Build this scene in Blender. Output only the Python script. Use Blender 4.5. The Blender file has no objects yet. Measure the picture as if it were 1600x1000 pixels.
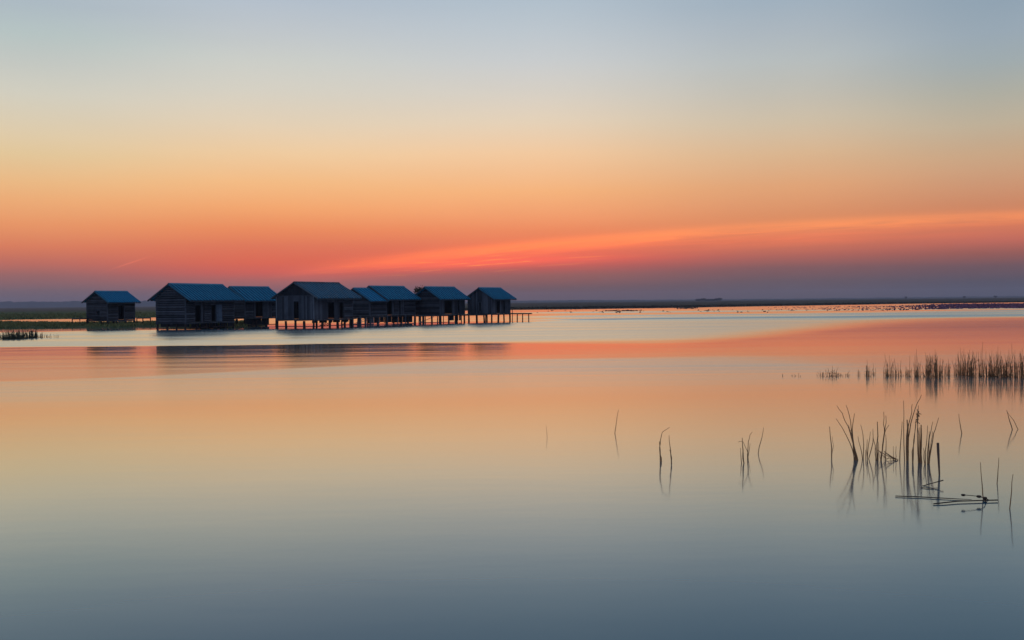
import bpy, math, random
import numpy as np
from mathutils import Vector, Matrix

random.seed(7)
rng = np.random.default_rng(7)
scene = bpy.context.scene
COL = scene.collection
R = math.radians

# ------------------------------------------------------------------ camera
FPX = 1555.6                      # focal length in pixels of the 1600 px wide photograph
PITCH, ROLL, CH = R(1.031), R(0.59), 2.75
cam_d = bpy.data.cameras.new('camera')
cam_d.sensor_width = 36.0
cam_d.lens = 36.0 * FPX / 1600.0
cam_d.clip_start = 0.1
cam_d.clip_end = 30000
cam = bpy.data.objects.new('camera', cam_d)
COL.objects.link(cam)
cp, sp_, cr, sr = math.cos(PITCH), math.sin(PITCH), math.cos(ROLL), math.sin(ROLL)
r0 = Vector((1, 0, 0)); u0 = Vector((0, sp_, cp)); f0 = Vector((0, cp, -sp_))
rx = cr * r0 - sr * u0
uy = sr * r0 + cr * u0
m = Matrix.Identity(4)
for i in range(3):
    m[i][0] = rx[i]; m[i][1] = uy[i]; m[i][2] = -f0[i]
m.translation = Vector((0, 0, CH))
cam.matrix_world = m
scene.camera = cam


def ray(px, py):
    a, b = (px - 800), (500 - py)
    d = rx * a + uy * b + f0 * FPX
    return d


def at(px, py, Y):
    """world point seen at photo pixel px,py on the vertical plane y = Y"""
    d = ray(px, py)
    return Vector((0, 0, CH)) + d * (Y / d.y)


def water_at(px, py):
    d = ray(px, py)
    return Vector((0, 0, CH)) + d * (-CH / d.z)


def hor(px):
    return 472.0 + (800 - px) * 0.0103


# ------------------------------------------------------------------ node helpers
def srgb(c):
    out = []
    for v in c:
        v = v / 255.0
        out.append(v / 12.92 if v <= 0.04045 else ((v + 0.055) / 1.055) ** 2.4)
    return (out[0], out[1], out[2], 1.0)


class NT:
    def __init__(self, tree):
        self.t = tree
        self.n = tree.nodes
        self.l = tree.links

    def new(self, kind, **kw):
        nd = self.n.new(kind)
        for k, v in kw.items():
            setattr(nd, k, v)
        return nd

    def put(self, sock, v):
        if isinstance(v, bpy.types.NodeSocket):
            self.l.new(v, sock)
        else:
            sock.default_value = v

    def math(self, op, a, b=0.0, c=None, clamp=False):
        nd = self.new('ShaderNodeMath', operation=op)
        nd.use_clamp = clamp
        self.put(nd.inputs[0], a)
        self.put(nd.inputs[1], b)
        if c is not None:
            self.put(nd.inputs[2], c)
        return nd.outputs[0]

    def mapr(self, v, a, b, c=0.0, d=1.0, smooth=False):
        nd = self.new('ShaderNodeMapRange')
        nd.clamp = True
        if smooth:
            nd.interpolation_type = 'SMOOTHSTEP'
        self.put(nd.inputs[0], v)
        for i, q in enumerate((a, b, c, d)):
            self.put(nd.inputs[i + 1], q)
        return nd.outputs[0]

    def ramp(self, fac, stops, interp='LINEAR'):
        nd = self.new('ShaderNodeValToRGB')
        cr_ = nd.color_ramp
        cr_.interpolation = interp
        while len(cr_.elements) > 1:
            cr_.elements.remove(cr_.elements[-1])
        cr_.elements[0].position = stops[0][0]
        cr_.elements[0].color = stops[0][1]
        for p_, c_ in stops[1:]:
            e = cr_.elements.new(p_)
            e.color = c_
        self.put(nd.inputs[0], fac)
        return nd.outputs[0]

    def mix(self, fac, a, b, mode='MIX'):
        nd = self.new('ShaderNodeMix', data_type='RGBA', blend_type=mode)
        nd.clamp_factor = True
        self.put(nd.inputs[0], fac)
        self.put(nd.inputs[6], a)
        self.put(nd.inputs[7], b)
        return nd.outputs[2]

    def noise(self, vec, scale, detail=4, rough=0.55, dist=0.0):
        nd = self.new('ShaderNodeTexNoise')
        if vec is not None:
            self.put(nd.inputs['Vector'], vec)
        nd.inputs['Scale'].default_value = scale
        nd.inputs['Detail'].default_value = detail
        nd.inputs['Roughness'].default_value = rough
        nd.inputs['Distortion'].default_value = dist
        return nd.outputs[0]

    def scalev(self, vec, s):
        nd = self.new('ShaderNodeMapping')
        self.put(nd.inputs[0], vec)
        nd.inputs['Scale'].default_value = s
        return nd.outputs[0]

    def comb(self, x, y, z):
        nd = self.new('ShaderNodeCombineXYZ')
        for i, q in enumerate((x, y, z)):
            self.put(nd.inputs[i], q)
        return nd.outputs[0]


# ------------------------------------------------------------------ world: dusk sky
world = bpy.data.worlds.new('World')
scene.world = world
world.use_nodes = True
W = NT(world.node_tree)
W.n.clear()
tc = W.new('ShaderNodeTexCoord')
sep = W.new('ShaderNodeSeparateXYZ')
W.l.new(tc.outputs['Generated'], sep.inputs[0])
X_, Y_, Z_ = sep.outputs
elev = W.math('MULTIPLY', W.math('ARCSINE', Z_), 57.29578)
azim = W.math('MULTIPLY', W.math('ARCTAN2', X_, Y_), 57.29578)
EMAX = 45.0
efac = W.math('POWER', W.math('DIVIDE', W.math('MAXIMUM', elev, 0.0), EMAX, clamp=True), 0.5)


def el(px, py):
    return math.degrees(math.atan((hor(px) - py) / math.hypot(FPX, px - 800)))


def az(px):
    return math.degrees(math.atan((px - 800) / FPX))


SKY = {
    30: [(470, (104, 98, 116)), (455, (126, 101, 108)), (430, (160, 104, 100)), (410, (197, 110, 93)), (385, (222, 125, 90)), (350, (234, 150, 100)),
         (310, (238, 173, 118)), (285, (235, 184, 130)), (240, (226, 198, 153)), (192, (218, 203, 175)), (144, (207, 204, 190)), (96, (192, 197, 192)),
         (50, (178, 192, 192)), (0, (168, 182, 192))],
    430: [(470, (112, 94, 106)), (455, (146, 99, 100)), (440, (178, 103, 96)), (425, (214, 97, 82)), (410, (226, 103, 76)), (385, (226, 117, 85)), (358, (236, 138, 90)),
          (325, (243, 165, 108)), (285, (243, 186, 130)), (240, (238, 202, 158)), (192, (224, 206, 180)), (144, (211, 206, 193)), (96, (200, 203, 198)),
          (50, (188, 195, 200)), (0, (175, 187, 200))],
    830: [(468, (102, 89, 102)), (450, (126, 90, 88)), (430, (160, 97, 89)), (418, (195, 93, 84)), (405, (230, 98, 82)), (385, (236, 118, 84)), (360, (240, 138, 92)),
          (340, (243, 155, 105)), (300, (245, 178, 122)), (240, (240, 199, 157)), (192, (225, 206, 181)), (144, (211, 205, 195)), (96, (196, 200, 202)),
          (50, (184, 194, 202)), (0, (172, 187, 200))],
    1230: [(466, (92, 83, 92)), (440, (108, 88, 93)), (418, (134, 91, 90)), (400, (178, 99, 87)), (375, (215, 118, 86)), (340, (220, 140, 96)),
           (290, (222, 161, 116)), (240, (217, 180, 142)), (192, (204, 188, 164)), (144, (190, 187, 177)), (96, (180, 187, 188)), (50, (168, 179, 188)), (0, (155, 172, 187))],
    1570: [(462, (77, 77, 92)), (440, (87, 80, 91)), (415, (113, 85, 89)), (395, (153, 91, 83)), (375, (190, 104, 88)), (350, (206, 120, 88)), (320, (206, 134, 98)),
           (290, (204, 147, 112)), (240, (199, 164, 131)), (192, (188, 174, 151)), (144, (171, 171, 160)), (96, (155, 167, 171)), (50, (148, 164, 177)), (0, (140, 159, 175))],
}


def pos(e):
    return math.sqrt(min(max(e, 0), EMAX) / EMAX)


ZEN = (0.17, 0.26, 0.40, 1)
cols = []
for px, st in SKY.items():
    s = []
    for y, c in st:
        s.append((pos(el(px, y)), srgb(c)))
    s[0] = (0.0, s[0][1])
    t = srgb(st[-1][1])
    s.append((pos(22), tuple(0.93 * v for v in t[:3]) + (1,)))
    s.append((pos(32), tuple(0.45 * a + 0.55 * b for a, b in zip(t[:3], ZEN[:3])) + (1,)))
    s.append((1.0, ZEN))
    cols.append((az(px), W.ramp(efac, s, 'LINEAR')))
front = cols[0][1]
for (a0, _), (a1, c1) in zip(cols[:-1], cols[1:]):
    front = W.mix(W.mapr(azim, a0, a1, smooth=True), front, c1)
back = W.ramp(efac, [(0, (0.07, 0.075, 0.13, 1)), (pos(4), (0.12, 0.10, 0.17, 1)), (pos(12), (0.11, 0.13, 0.23, 1)), (pos(30), (0.13, 0.19, 0.32, 1)), (1, ZEN)])
sky = W.mix(W.mapr(W.math('ABSOLUTE', azim), 34, 105, smooth=True), front, back)

# the long lit cloud edge that climbs to the right, and the red glow where the sun went down
pa = np.polyfit([az(x) for x in (430, 630, 830, 1030, 1230, 1400, 1570)], [el(430, 428), el(630, 404), el(830, 385), el(1030, 368), el(1230, 355), el(1400, 345), el(1570, 337)], 2)
ec = W.math('ADD', W.math('MULTIPLY', W.math('MULTIPLY', azim, azim), float(pa[0])), W.math('MULTIPLY_ADD', azim, float(pa[1]), float(pa[2])))
de = W.math('SUBTRACT', elev, ec)
nvec = W.comb(W.math('MULTIPLY', azim, 0.13), W.math('MULTIPLY', de, 2.6), 3.3)
n1 = W.noise(nvec, 1.0, 5, 0.6, 0.4)


def gauss(x, w):
    q = W.math('DIVIDE', x, w)
    return W.math('EXPONENT', W.math('MULTIPLY', W.math('MULTIPLY', q, q), -1.0))


wob = W.math('MULTIPLY_ADD', n1, 0.5, -0.25)
g1 = gauss(W.math('ADD', de, wob), W.mapr(azim, -10, 26, 0.34, 0.30))
g1 = W.math('MULTIPLY', g1, W.math('MULTIPLY', W.mapr(azim, -15, -2, 0, 1, True), W.mapr(azim, 20, 60, 1, 0, True)))
g1 = W.math('MULTIPLY', g1, W.math('MULTIPLY', W.mapr(n1, 0.28, 0.68, 0.4, 1.25), W.mapr(azim, 2, 22, 1.0, 0.8)))
g2 = W.math('MULTIPLY', gauss(W.math('SUBTRACT', azim, -2.5), 6.5), gauss(W.math('SUBTRACT', elev, W.math('MULTIPLY_ADD', azim, 0.035, 2.30)), 0.30))
nv2 = W.comb(W.math('MULTIPLY', azim, 0.35), W.math('MULTIPLY_ADD', azim, -0.5, W.math('MULTIPLY', elev, 9.0)), 8.1)
n2 = W.noise(nv2, 1.0, 3, 0.6)
g3 = W.math('MULTIPLY', W.mapr(n2, 0.52, 0.72, 0, 1, True), W.math('MULTIPLY', gauss(W.math('SUBTRACT', azim, -2.5), 7.0), gauss(W.math('SUBTRACT', elev, W.math('MULTIPLY_ADD', azim, 0.03, 2.25)), 0.40)))
# condensation trail far left
ta, te, tb, tf = az(175), el(175, 421), az(232), el(232, 402)
tl = math.hypot(tb - ta, tf - te)
dx_, dy_ = (tb - ta) / tl, (tf - te) / tl
ua = W.math('SUBTRACT', azim, (ta + tb) / 2); ue = W.math('SUBTRACT', elev, (te + tf) / 2)
along = W.math('ADD', W.math('MULTIPLY', ua, dx_), W.math('MULTIPLY', ue, dy_))
perp = W.math('ADD', W.math('MULTIPLY', ua, -dy_), W.math('MULTIPLY', ue, dx_))
g4 = W.math('MULTIPLY', gauss(along, tl * 0.42), gauss(perp, 0.035))


def addc(base, fac, colr):
    mm = W.new('ShaderNodeVectorMath', operation='SCALE')
    mm.inputs[0].default_value = colr
    W.put(mm.inputs[3], fac)
    ad = W.new('ShaderNodeVectorMath', operation='ADD')
    W.put(ad.inputs[0], base)
    W.l.new(mm.outputs[0], ad.inputs[1])
    return ad.outputs[0]


sky = addc(sky, g1, (0.34, 0.085, 0.0))
g5 = W.math('MULTIPLY', gauss(W.math('ADD', de, W.mapr(azim, -12, 26, 0.25, 0.75)), 0.6), W.math('MULTIPLY', W.mapr(azim, -15, -4, 0, 1, True), W.mapr(azim, 12, 45, 1, 0, True)))
sky = addc(sky, W.math('MULTIPLY', g5, W.mapr(n1, 0.3, 0.7, 0.3, 1.5)), (0.13, 0.012, 0.0))
sky = addc(sky, g2, (0.32, 0.03, 0.0))
sky = addc(sky, g3, (0.30, 0.19, 0.0))
sky = addc(sky, g4, (0.16, 0.045, 0.02))
# very soft unevenness of the high haze
n3 = W.noise(W.comb(W.math('MULTIPLY', azim, 0.05), W.math('MULTIPLY', elev, 0.22), 1.7), 1.0, 4, 0.55, 0.5)
n3f = W.mapr(n3, 0.3, 0.7, 1.0, 1.035)
sc3 = W.new('ShaderNodeVectorMath', operation='SCALE')
W.put(sc3.inputs[0], sky)
W.put(sc3.inputs[3], n3f)
SUN_AZ, SUN_EL = R(-4.2), R(-1.2)
nish = W.new('ShaderNodeTexSky', sky_type='NISHITA')
nish.sun_disc = False
nish.sun_elevation = SUN_EL
nish.sun_rotation = SUN_AZ
nish.air_density = 1.5
nish.dust_density = 2.0
bg1 = W.new('ShaderNodeBackground')
bg1.inputs[1].default_value = 1.0
W.l.new(sc3.outputs[0], bg1.inputs[0])
bg2 = W.new('ShaderNodeBackground')
bg2.inputs[1].default_value = 0.05
W.l.new(nish.outputs[0], bg2.inputs[0])
ads = W.new('ShaderNodeAddShader')
W.l.new(bg1.outputs[0], ads.inputs[0])
W.l.new(bg2.outputs[0], ads.inputs[1])
wo = W.new('ShaderNodeOutputWorld')
W.l.new(ads.outputs[0], wo.inputs[0])
world.cycles.sampling_method = 'MANUAL'
world.cycles.sample_map_resolution = 2048

# the sun has just gone under the horizon
sd = bpy.data.lights.new('sun', 'SUN')
sd.energy = 0.3
sd.angle = R(0.5)
sd.color = (1.0, 0.55, 0.3)
so = bpy.data.objects.new('sun', sd)
COL.objects.link(so)
dirv = Vector((math.sin(SUN_AZ) * math.cos(SUN_EL), math.cos(SUN_AZ) * math.cos(SUN_EL), math.sin(SUN_EL)))
so.rotation_euler = dirv.to_track_quat('Z', 'Y').to_euler()

vs = scene.view_settings
scene.display_settings.display_device = 'sRGB'
vs.view_transform = 'Standard'
vs.look = 'None'
vs.exposure = 0.0
vs.gamma = 1.0
scene.render.engine = 'CYCLES'
scene.cycles.use_denoising = True
scene.cycles.max_bounces = 6
scene.cycles.volume_bounces = 1
scene.cycles.sample_clamp_indirect = 4.0
scene.render.filter_size = 1.2


# ------------------------------------------------------------------ materials
def mat(name):
    mm = bpy.data.materials.new(name)
    mm.use_nodes = True
    t = NT(mm.node_tree)
    t.n.clear()
    out = t.new('ShaderNodeOutputMaterial')
    return mm, t, out


def principled(t, out, base, rough=0.8, spec=0.3, bump=None, bstr=0.3, bdist=0.02):
    b = t.new('ShaderNodeBsdfPrincipled')
    t.put(b.inputs['Base Color'], base)
    t.put(b.inputs['Roughness'], rough)
    b.inputs['Specular IOR Level'].default_value = spec
    if bump is not None:
        bn = t.new('ShaderNodeBump')
        bn.inputs['Strength'].default_value = bstr
        bn.inputs['Distance'].default_value = bdist
        t.put(bn.inputs['Height'], bump)
        t.l.new(bn.outputs[0], b.inputs['Normal'])
    t.l.new(b.outputs[0], out.inputs[0])
    return b


def wood(name, dark, light, grain=(1, 1, 9), isl=0.7):
    mm, t, out = mat(name)
    tcn = t.new('ShaderNodeTexCoord')
    g = t.new('ShaderNodeNewGeometry')
    o = tcn.outputs['Object']
    nz = t.noise(t.scalev(o, grain), 2.2, 6, 0.62, 0.3)
    blot = t.noise(o, 0.9, 4, 0.6)
    f = t.math('ADD', t.math('MULTIPLY', g.outputs['Random Per Island'], isl), t.math('MULTIPLY', nz, 1 - isl))
    f = t.mapr(f, 0.15, 0.85)
    c = t.mix(f, dark + (1,), light + (1,))
    c = t.mix(t.mapr(blot, 0.45, 0.75, 0, 0.55), c, tuple(0.45 * v for v in dark) + (1,))
    principled(t, out, c, 0.85, 0.15, nz, 0.4, 0.01)
    return mm


M_log = wood('weathered_log', (0.04, 0.041, 0.05), (0.135, 0.135, 0.155), (9, 9, 1))
M_plank = wood('weathered_plank', (0.045, 0.048, 0.06), (0.15, 0.155, 0.18), (8, 8, 1), 0.75)
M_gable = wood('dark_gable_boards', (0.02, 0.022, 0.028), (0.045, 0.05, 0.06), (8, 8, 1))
M_gap_shade = wood('gap_shade_dark', (0.012, 0.012, 0.014), (0.02, 0.02, 0.024), (8, 8, 1))  # near-black backing behind the logs, shade of the gaps put into colour
M_post = wood('pale_post', (0.13, 0.14, 0.16), (0.24, 0.25, 0.28), (8, 8, 1))
M_door = wood('blue_grey_door', (0.10, 0.13, 0.17), (0.17, 0.21, 0.27), (8, 8, 1))
M_pile = wood('wet_pile', (0.035, 0.025, 0.022), (0.09, 0.06, 0.05), (6, 6, 1))
M_deck = wood('deck_boards', (0.09, 0.09, 0.10), (0.24, 0.22, 0.22), (1, 9, 1))
M_barge = wood('barge_board', (0.04, 0.05, 0.06), (0.10, 0.11, 0.13), (3, 3, 3))


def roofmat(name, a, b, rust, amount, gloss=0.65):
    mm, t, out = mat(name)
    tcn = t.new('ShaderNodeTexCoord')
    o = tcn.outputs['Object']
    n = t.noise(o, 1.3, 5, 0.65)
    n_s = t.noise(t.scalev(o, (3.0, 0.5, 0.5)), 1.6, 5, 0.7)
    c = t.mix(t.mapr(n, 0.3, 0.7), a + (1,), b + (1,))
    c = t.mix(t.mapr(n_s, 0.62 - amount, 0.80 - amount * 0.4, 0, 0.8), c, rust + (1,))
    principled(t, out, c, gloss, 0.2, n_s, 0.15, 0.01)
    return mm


M_roofs = {
    'blue': roofmat('blue_sheet_roof', (0.002, 0.075, 0.15), (0.004, 0.12, 0.22), (0.02, 0.05, 0.08), 0.0),
    'bright': roofmat('bright_blue_sheet_roof', (0.003, 0.11, 0.22), (0.006, 0.16, 0.30), (0.03, 0.08, 0.12), -0.03),
    'worn': roofmat('worn_blue_sheet_roof', (0.008, 0.08, 0.14), (0.03, 0.14, 0.22), (0.10, 0.11, 0.12), 0.13),
}
M_ribs = {  # ribs toned lighter than the pans: their light and shade put into colour
    'blue': roofmat('lit_tone_blue_rib', (0.015, 0.34, 0.55), (0.04, 0.44, 0.66), (0.05, 0.14, 0.20), 0.0),
    'bright': roofmat('lit_tone_bright_rib', (0.012, 0.33, 0.58), (0.03, 0.42, 0.68), (0.08, 0.16, 0.22), -0.03),
    'worn': roofmat('lit_tone_worn_rib', (0.14, 0.24, 0.31), (0.24, 0.34, 0.40), (0.26, 0.27, 0.28), 0.13),
}
M_trim_blue = roofmat('blue_roof_trim', (0.03, 0.17, 0.26), (0.05, 0.22, 0.33), (0.09, 0.10, 0.11), 0.08)
M_trim_worn = roofmat('grey_roof_trim', (0.10, 0.13, 0.16), (0.16, 0.20, 0.23), (0.13, 0.11, 0.10), 0.1)


def simple(name, c1, c2, scale=3.0, rough=0.85, spec=0.1, detail=4):
    mm, t, out = mat(name)
    g = t.new('ShaderNodeNewGeometry')
    tcn = t.new('ShaderNodeTexCoord')
    n = t.noise(tcn.outputs['Object'], scale, detail, 0.6)
    f = t.math('ADD', t.math('MULTIPLY', n, 0.6), t.math('MULTIPLY', g.outputs['Random Per Island'], 0.4))
    principled(t, out, t.mix(t.mapr(f, 0.25, 0.75), c1 + (1,), c2 + (1,)), rough, spec)
    return mm


M_reed = simple('dry_reed', (0.36, 0.165, 0.07), (0.62, 0.32, 0.15), 9)
M_reed_far = simple('dark_reed', (0.24, 0.11, 0.05), (0.65, 0.33, 0.15), 6)
M_reedgreen = simple('green_reed', (0.04, 0.05, 0.03), (0.13, 0.12, 0.07), 6)
M_stake = simple('old_stake', (0.20, 0.11, 0.075), (0.32, 0.18, 0.12), 12)
M_stick = simple('wet_stick', (0.06, 0.04, 0.032), (0.12, 0.075, 0.055), 12)
M_leaf = simple('tree_leaf', (0.02, 0.028, 0.012), (0.06, 0.065, 0.03), 2)
M_bark = simple('tree_bark', (0.04, 0.03, 0.022), (0.08, 0.06, 0.045), 5)
M_grass = simple('bank_grass', (0.13, 0.15, 0.05), (0.36, 0.31, 0.12), 0.4)
M_sedge = simple('brown_sedge', (0.05, 0.038, 0.028), (0.12, 0.09, 0.06), 0.3)
M_lotus = simple('lotus_plants', (0.10, 0.035, 0.06), (0.32, 0.12, 0.19), 0.05)
M_float = simple('floating_weed', (0.03, 0.02, 0.02), (0.08, 0.05, 0.045), 0.5)
M_hill = simple('wooded_hills', (0.006, 0.012, 0.018), (0.015, 0.025, 0.03), 0.01)

# field
M_field, t, out = mat('marsh_field')
g = t.new('ShaderNodeNewGeometry')
sepf = t.new('ShaderNodeSeparateXYZ')
t.l.new(g.outputs['Position'], sepf.inputs[0])
P_ = g.outputs['Position']
dist = sepf.outputs[1]
na = t.noise(t.scalev(P_, (0.010, 0.03, 0.02)), 1.0, 6, 0.65)
nb = t.noise(t.scalev(P_, (0.15, 0.3, 0.2)), 1.0, 5, 0.7)
greens = t.mix(t.mapr(na, 0.35, 0.65), (0.07, 0.11, 0.03, 1), (0.14, 0.125, 0.055, 1))
greens = t.mix(t.mapr(nb, 0.4, 0.75, 0, 0.8), greens, (0.05, 0.06, 0.025, 1))
dry = t.mix(t.mapr(na, 0.4, 0.62), (0.13, 0.085, 0.07, 1), (0.09, 0.075, 0.055, 1))
c = t.mix(t.mapr(t.math('ADD', dist, t.math('MULTIPLY', na, 500.0)), 600, 950, 0, 1, True), greens, dry)
# right hand shore: dark brown sedge
c = t.mix(t.mapr(sepf.outputs[0], -60, 30, 0, 1, True), c, t.mix(t.mapr(nb, 0.3, 0.7), (0.055, 0.042, 0.032, 1), (0.10, 0.08, 0.055, 1)))
principled(t, out, c, 0.95, 0.05, nb, 0.5, 0.3)

# water
M_water, t, out = mat('lake_water')
g = t.new('ShaderNodeNewGeometry')
P_ = g.outputs['Position']
sw = t.new('ShaderNodeSeparateXYZ')
t.l.new(P_, sw.inputs[0])
wx, wy = sw.outputs[0], sw.outputs[1]
inv = t.math('DIVIDE', 100.0, t.math('MAXIMUM', wy, 4.0))        # 100/distance from the near shore
wob1 = t.noise(t.scalev(P_, (0.03, 0.05, 0.03)), 1.0, 4, 0.5)
wobf = t.math('MULTIPLY_ADD', wob1, 0.16, -0.08)
slope = t.math('DIVIDE', wx, t.math('MAXIMUM', wy, 4.0))         # bearing
inw = t.math('ADD', inv, wobf)


def between(v, a, b, w1, w2):
    return t.math('MULTIPLY', t.mapr(v, a - w1, a + w1, 0, 1, True), t.mapr(v, b - w2, b + w2, 1, 0, True))


def sub(a, b):
    return t.math('SUBTRACT', a, b)


# wind-ruffled patch A in front of the huts
nearA = t.mapr(slope, 0.13, 0.43, 1.46, 0.80, True)
wid = t.mapr(slope, -0.15, 0.25, 0.022, 0.24, True)
qn = t.math('DIVIDE', sub(inw, nearA), wid)
farA = t.math('MINIMUM', t.mapr(slope, -0.5, -0.19, 0.99, 0.90), t.mapr(slope, -0.19, 0.15, 0.90, 0.61))
mA = t.math('MULTIPLY', t.mapr(sub(inw, farA), -0.025, 0.03, 0, 1, True), t.mapr(qn, -1.0, 1.0, 1, 0, True))
mA = t.math('MULTIPLY', mA, t.mapr(slope, 0.22, 0.5, 1.0, 0.4, True))
# mild patch C nearer
topC = t.mapr(slope, -0.52, 0.02, 2.68, 2.10, True)
topC = t.math('ADD', topC, t.mapr(slope, 0.2, 0.45, 0.0, 0.6, True))
endC = t.mapr(slope, -0.5, 0.45, 3.45, 3.05)
mC = t.math('MULTIPLY', t.mapr(t.math('DIVIDE', sub(inw, topC), t.mapr(slope, 0.05, 0.35, 0.04, 0.3, True)), -1, 1, 0, 1, True), t.mapr(sub(inw, endC), -0.55, 0.5, 1, 0, True))
# far streaks
st1 = t.noise(t.scalev(t.comb(wx, t.math('MULTIPLY', inv, 260.0), 0.0), (0.004, 0.045, 1)), 1.0, 4, 0.6)
mF = t.math('MULTIPLY', t.mapr(st1, 0.42, 0.60, 0, 1, True), between(inw, 0.38, 0.72, 0.03, 0.06))
mF = t.math('MULTIPLY', mF, t.mapr(slope, -0.02, 0.08, 0.15, 1, True))
st2 = t.noise(t.scalev(t.comb(wx, t.math('MULTIPLY', inv, 100.0), 0.0), (0.02, 0.16, 1)), 1.0, 5, 0.65)
stf = t.mapr(st2, 0.3, 0.7, 0.75, 1.25)
rough = t.math('ADD', t.mapr(inw, 1.6, 2.6, 0.075, 0.098), t.math('MULTIPLY', mC, 0.07))
rough = t.math('ADD', rough, t.math('MULTIPLY', between(inw, 1.95, 2.6, 0.35, 0.1), 0.05))
rough = t.math('ADD', rough, t.math('MULTIPLY', mA, 0.10))
rough = t.math('ADD', rough, t.math('MULTIPLY', mF, 0.17))
rough = t.math('MULTIPLY', rough, stf)
rp = t.noise(t.scalev(P_, (0.5, 1.6, 1)), 1.0, 4, 0.5)
bn = t.new('ShaderNodeBump')
bn.inputs['Strength'].default_value = 1.0
bn.inputs['Distance'].default_value = 1.0
rpb = t.noise(t.scalev(P_, (0.045, 0.24, 1)), 1.0, 3, 0.55, 0.8)
mB = t.mapr(inw, 2.7, 1.9, 0, 1, True)
hgt_ = t.math('ADD', t.math('MULTIPLY', rp, 0.0012), t.math('MULTIPLY', t.math('MULTIPLY', rpb, mB), t.mapr(slope, -0.08, 0.1, 0.035, 0.010)))
t.put(bn.inputs['Height'], hgt_)
fr = t.new('ShaderNodeFresnel')
fr.inputs[0].default_value = 1.333
fac = t.ramp(fr.outputs[0], [(p_, (v_, v_, v_, 1)) for p_, v_ in ((0.0, 0.0), (0.07, 0.01), (0.152, 0.165), (0.23, 0.365), (0.30, 0.53), (0.36, 0.645), (0.44, 0.735), (0.6, 0.82), (1.0, 0.93))])
gl = t.new('ShaderNodeBsdfAnisotropic')
gl.distribution = 'GGX'
gl.inputs['Color'].default_value = (0.985, 0.985, 0.885, 1)
t.put(gl.inputs['Roughness'], rough)
# wavelets in the ruffled patches lean their faces to the near shore
tA = t.mapr(slope, 0.0, 0.28, 0.059, 0.046, True)
tilt = t.math('ADD', t.math('MULTIPLY', mA, tA), t.math('MULTIPLY', mC, 0.013))
mG = t.mapr(inw, 0.80, 0.70, 0, 1, True)
tilt = t.math('ADD', tilt, t.math('MULTIPLY', mG, 0.026))
tilt = t.math('ADD', tilt, t.math('MULTIPLY', mB, t.mapr(slope, -0.1, 0.4, 0.004, 0.010, True)))
tilt = t.math('ADD', tilt, t.math('MULTIPLY', mF, 0.07))
tilt = t.math('MULTIPLY', tilt, t.mapr(st2, 0.3, 0.7, 0.8, 1.2))
vadd = t.new('ShaderNodeVectorMath', operation='ADD')
t.l.new(bn.outputs[0], vadd.inputs[0])
t.l.new(t.comb(0.0, t.math('MULTIPLY', tilt, -1.0), 0.0), vadd.inputs[1])
vn = t.new('ShaderNodeVectorMath', operation='NORMALIZE')
t.l.new(vadd.outputs[0], vn.inputs[0])
t.l.new(vn.outputs[0], gl.inputs['Normal'])
t.l.new(vn.outputs[0], fr.inputs['Normal'])
df = t.new('ShaderNodeBsdfDiffuse')
df.inputs['Color'].default_value = (0.036, 0.145, 0.21, 1)
mx = t.new('ShaderNodeMixShader')
t.put(mx.inputs[0], fac)
t.l.new(df.outputs[0], mx.inputs[1])
t.l.new(gl.outputs[0], mx.inputs[2])
t.l.new(mx.outputs[0], out.inputs[0])


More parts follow.
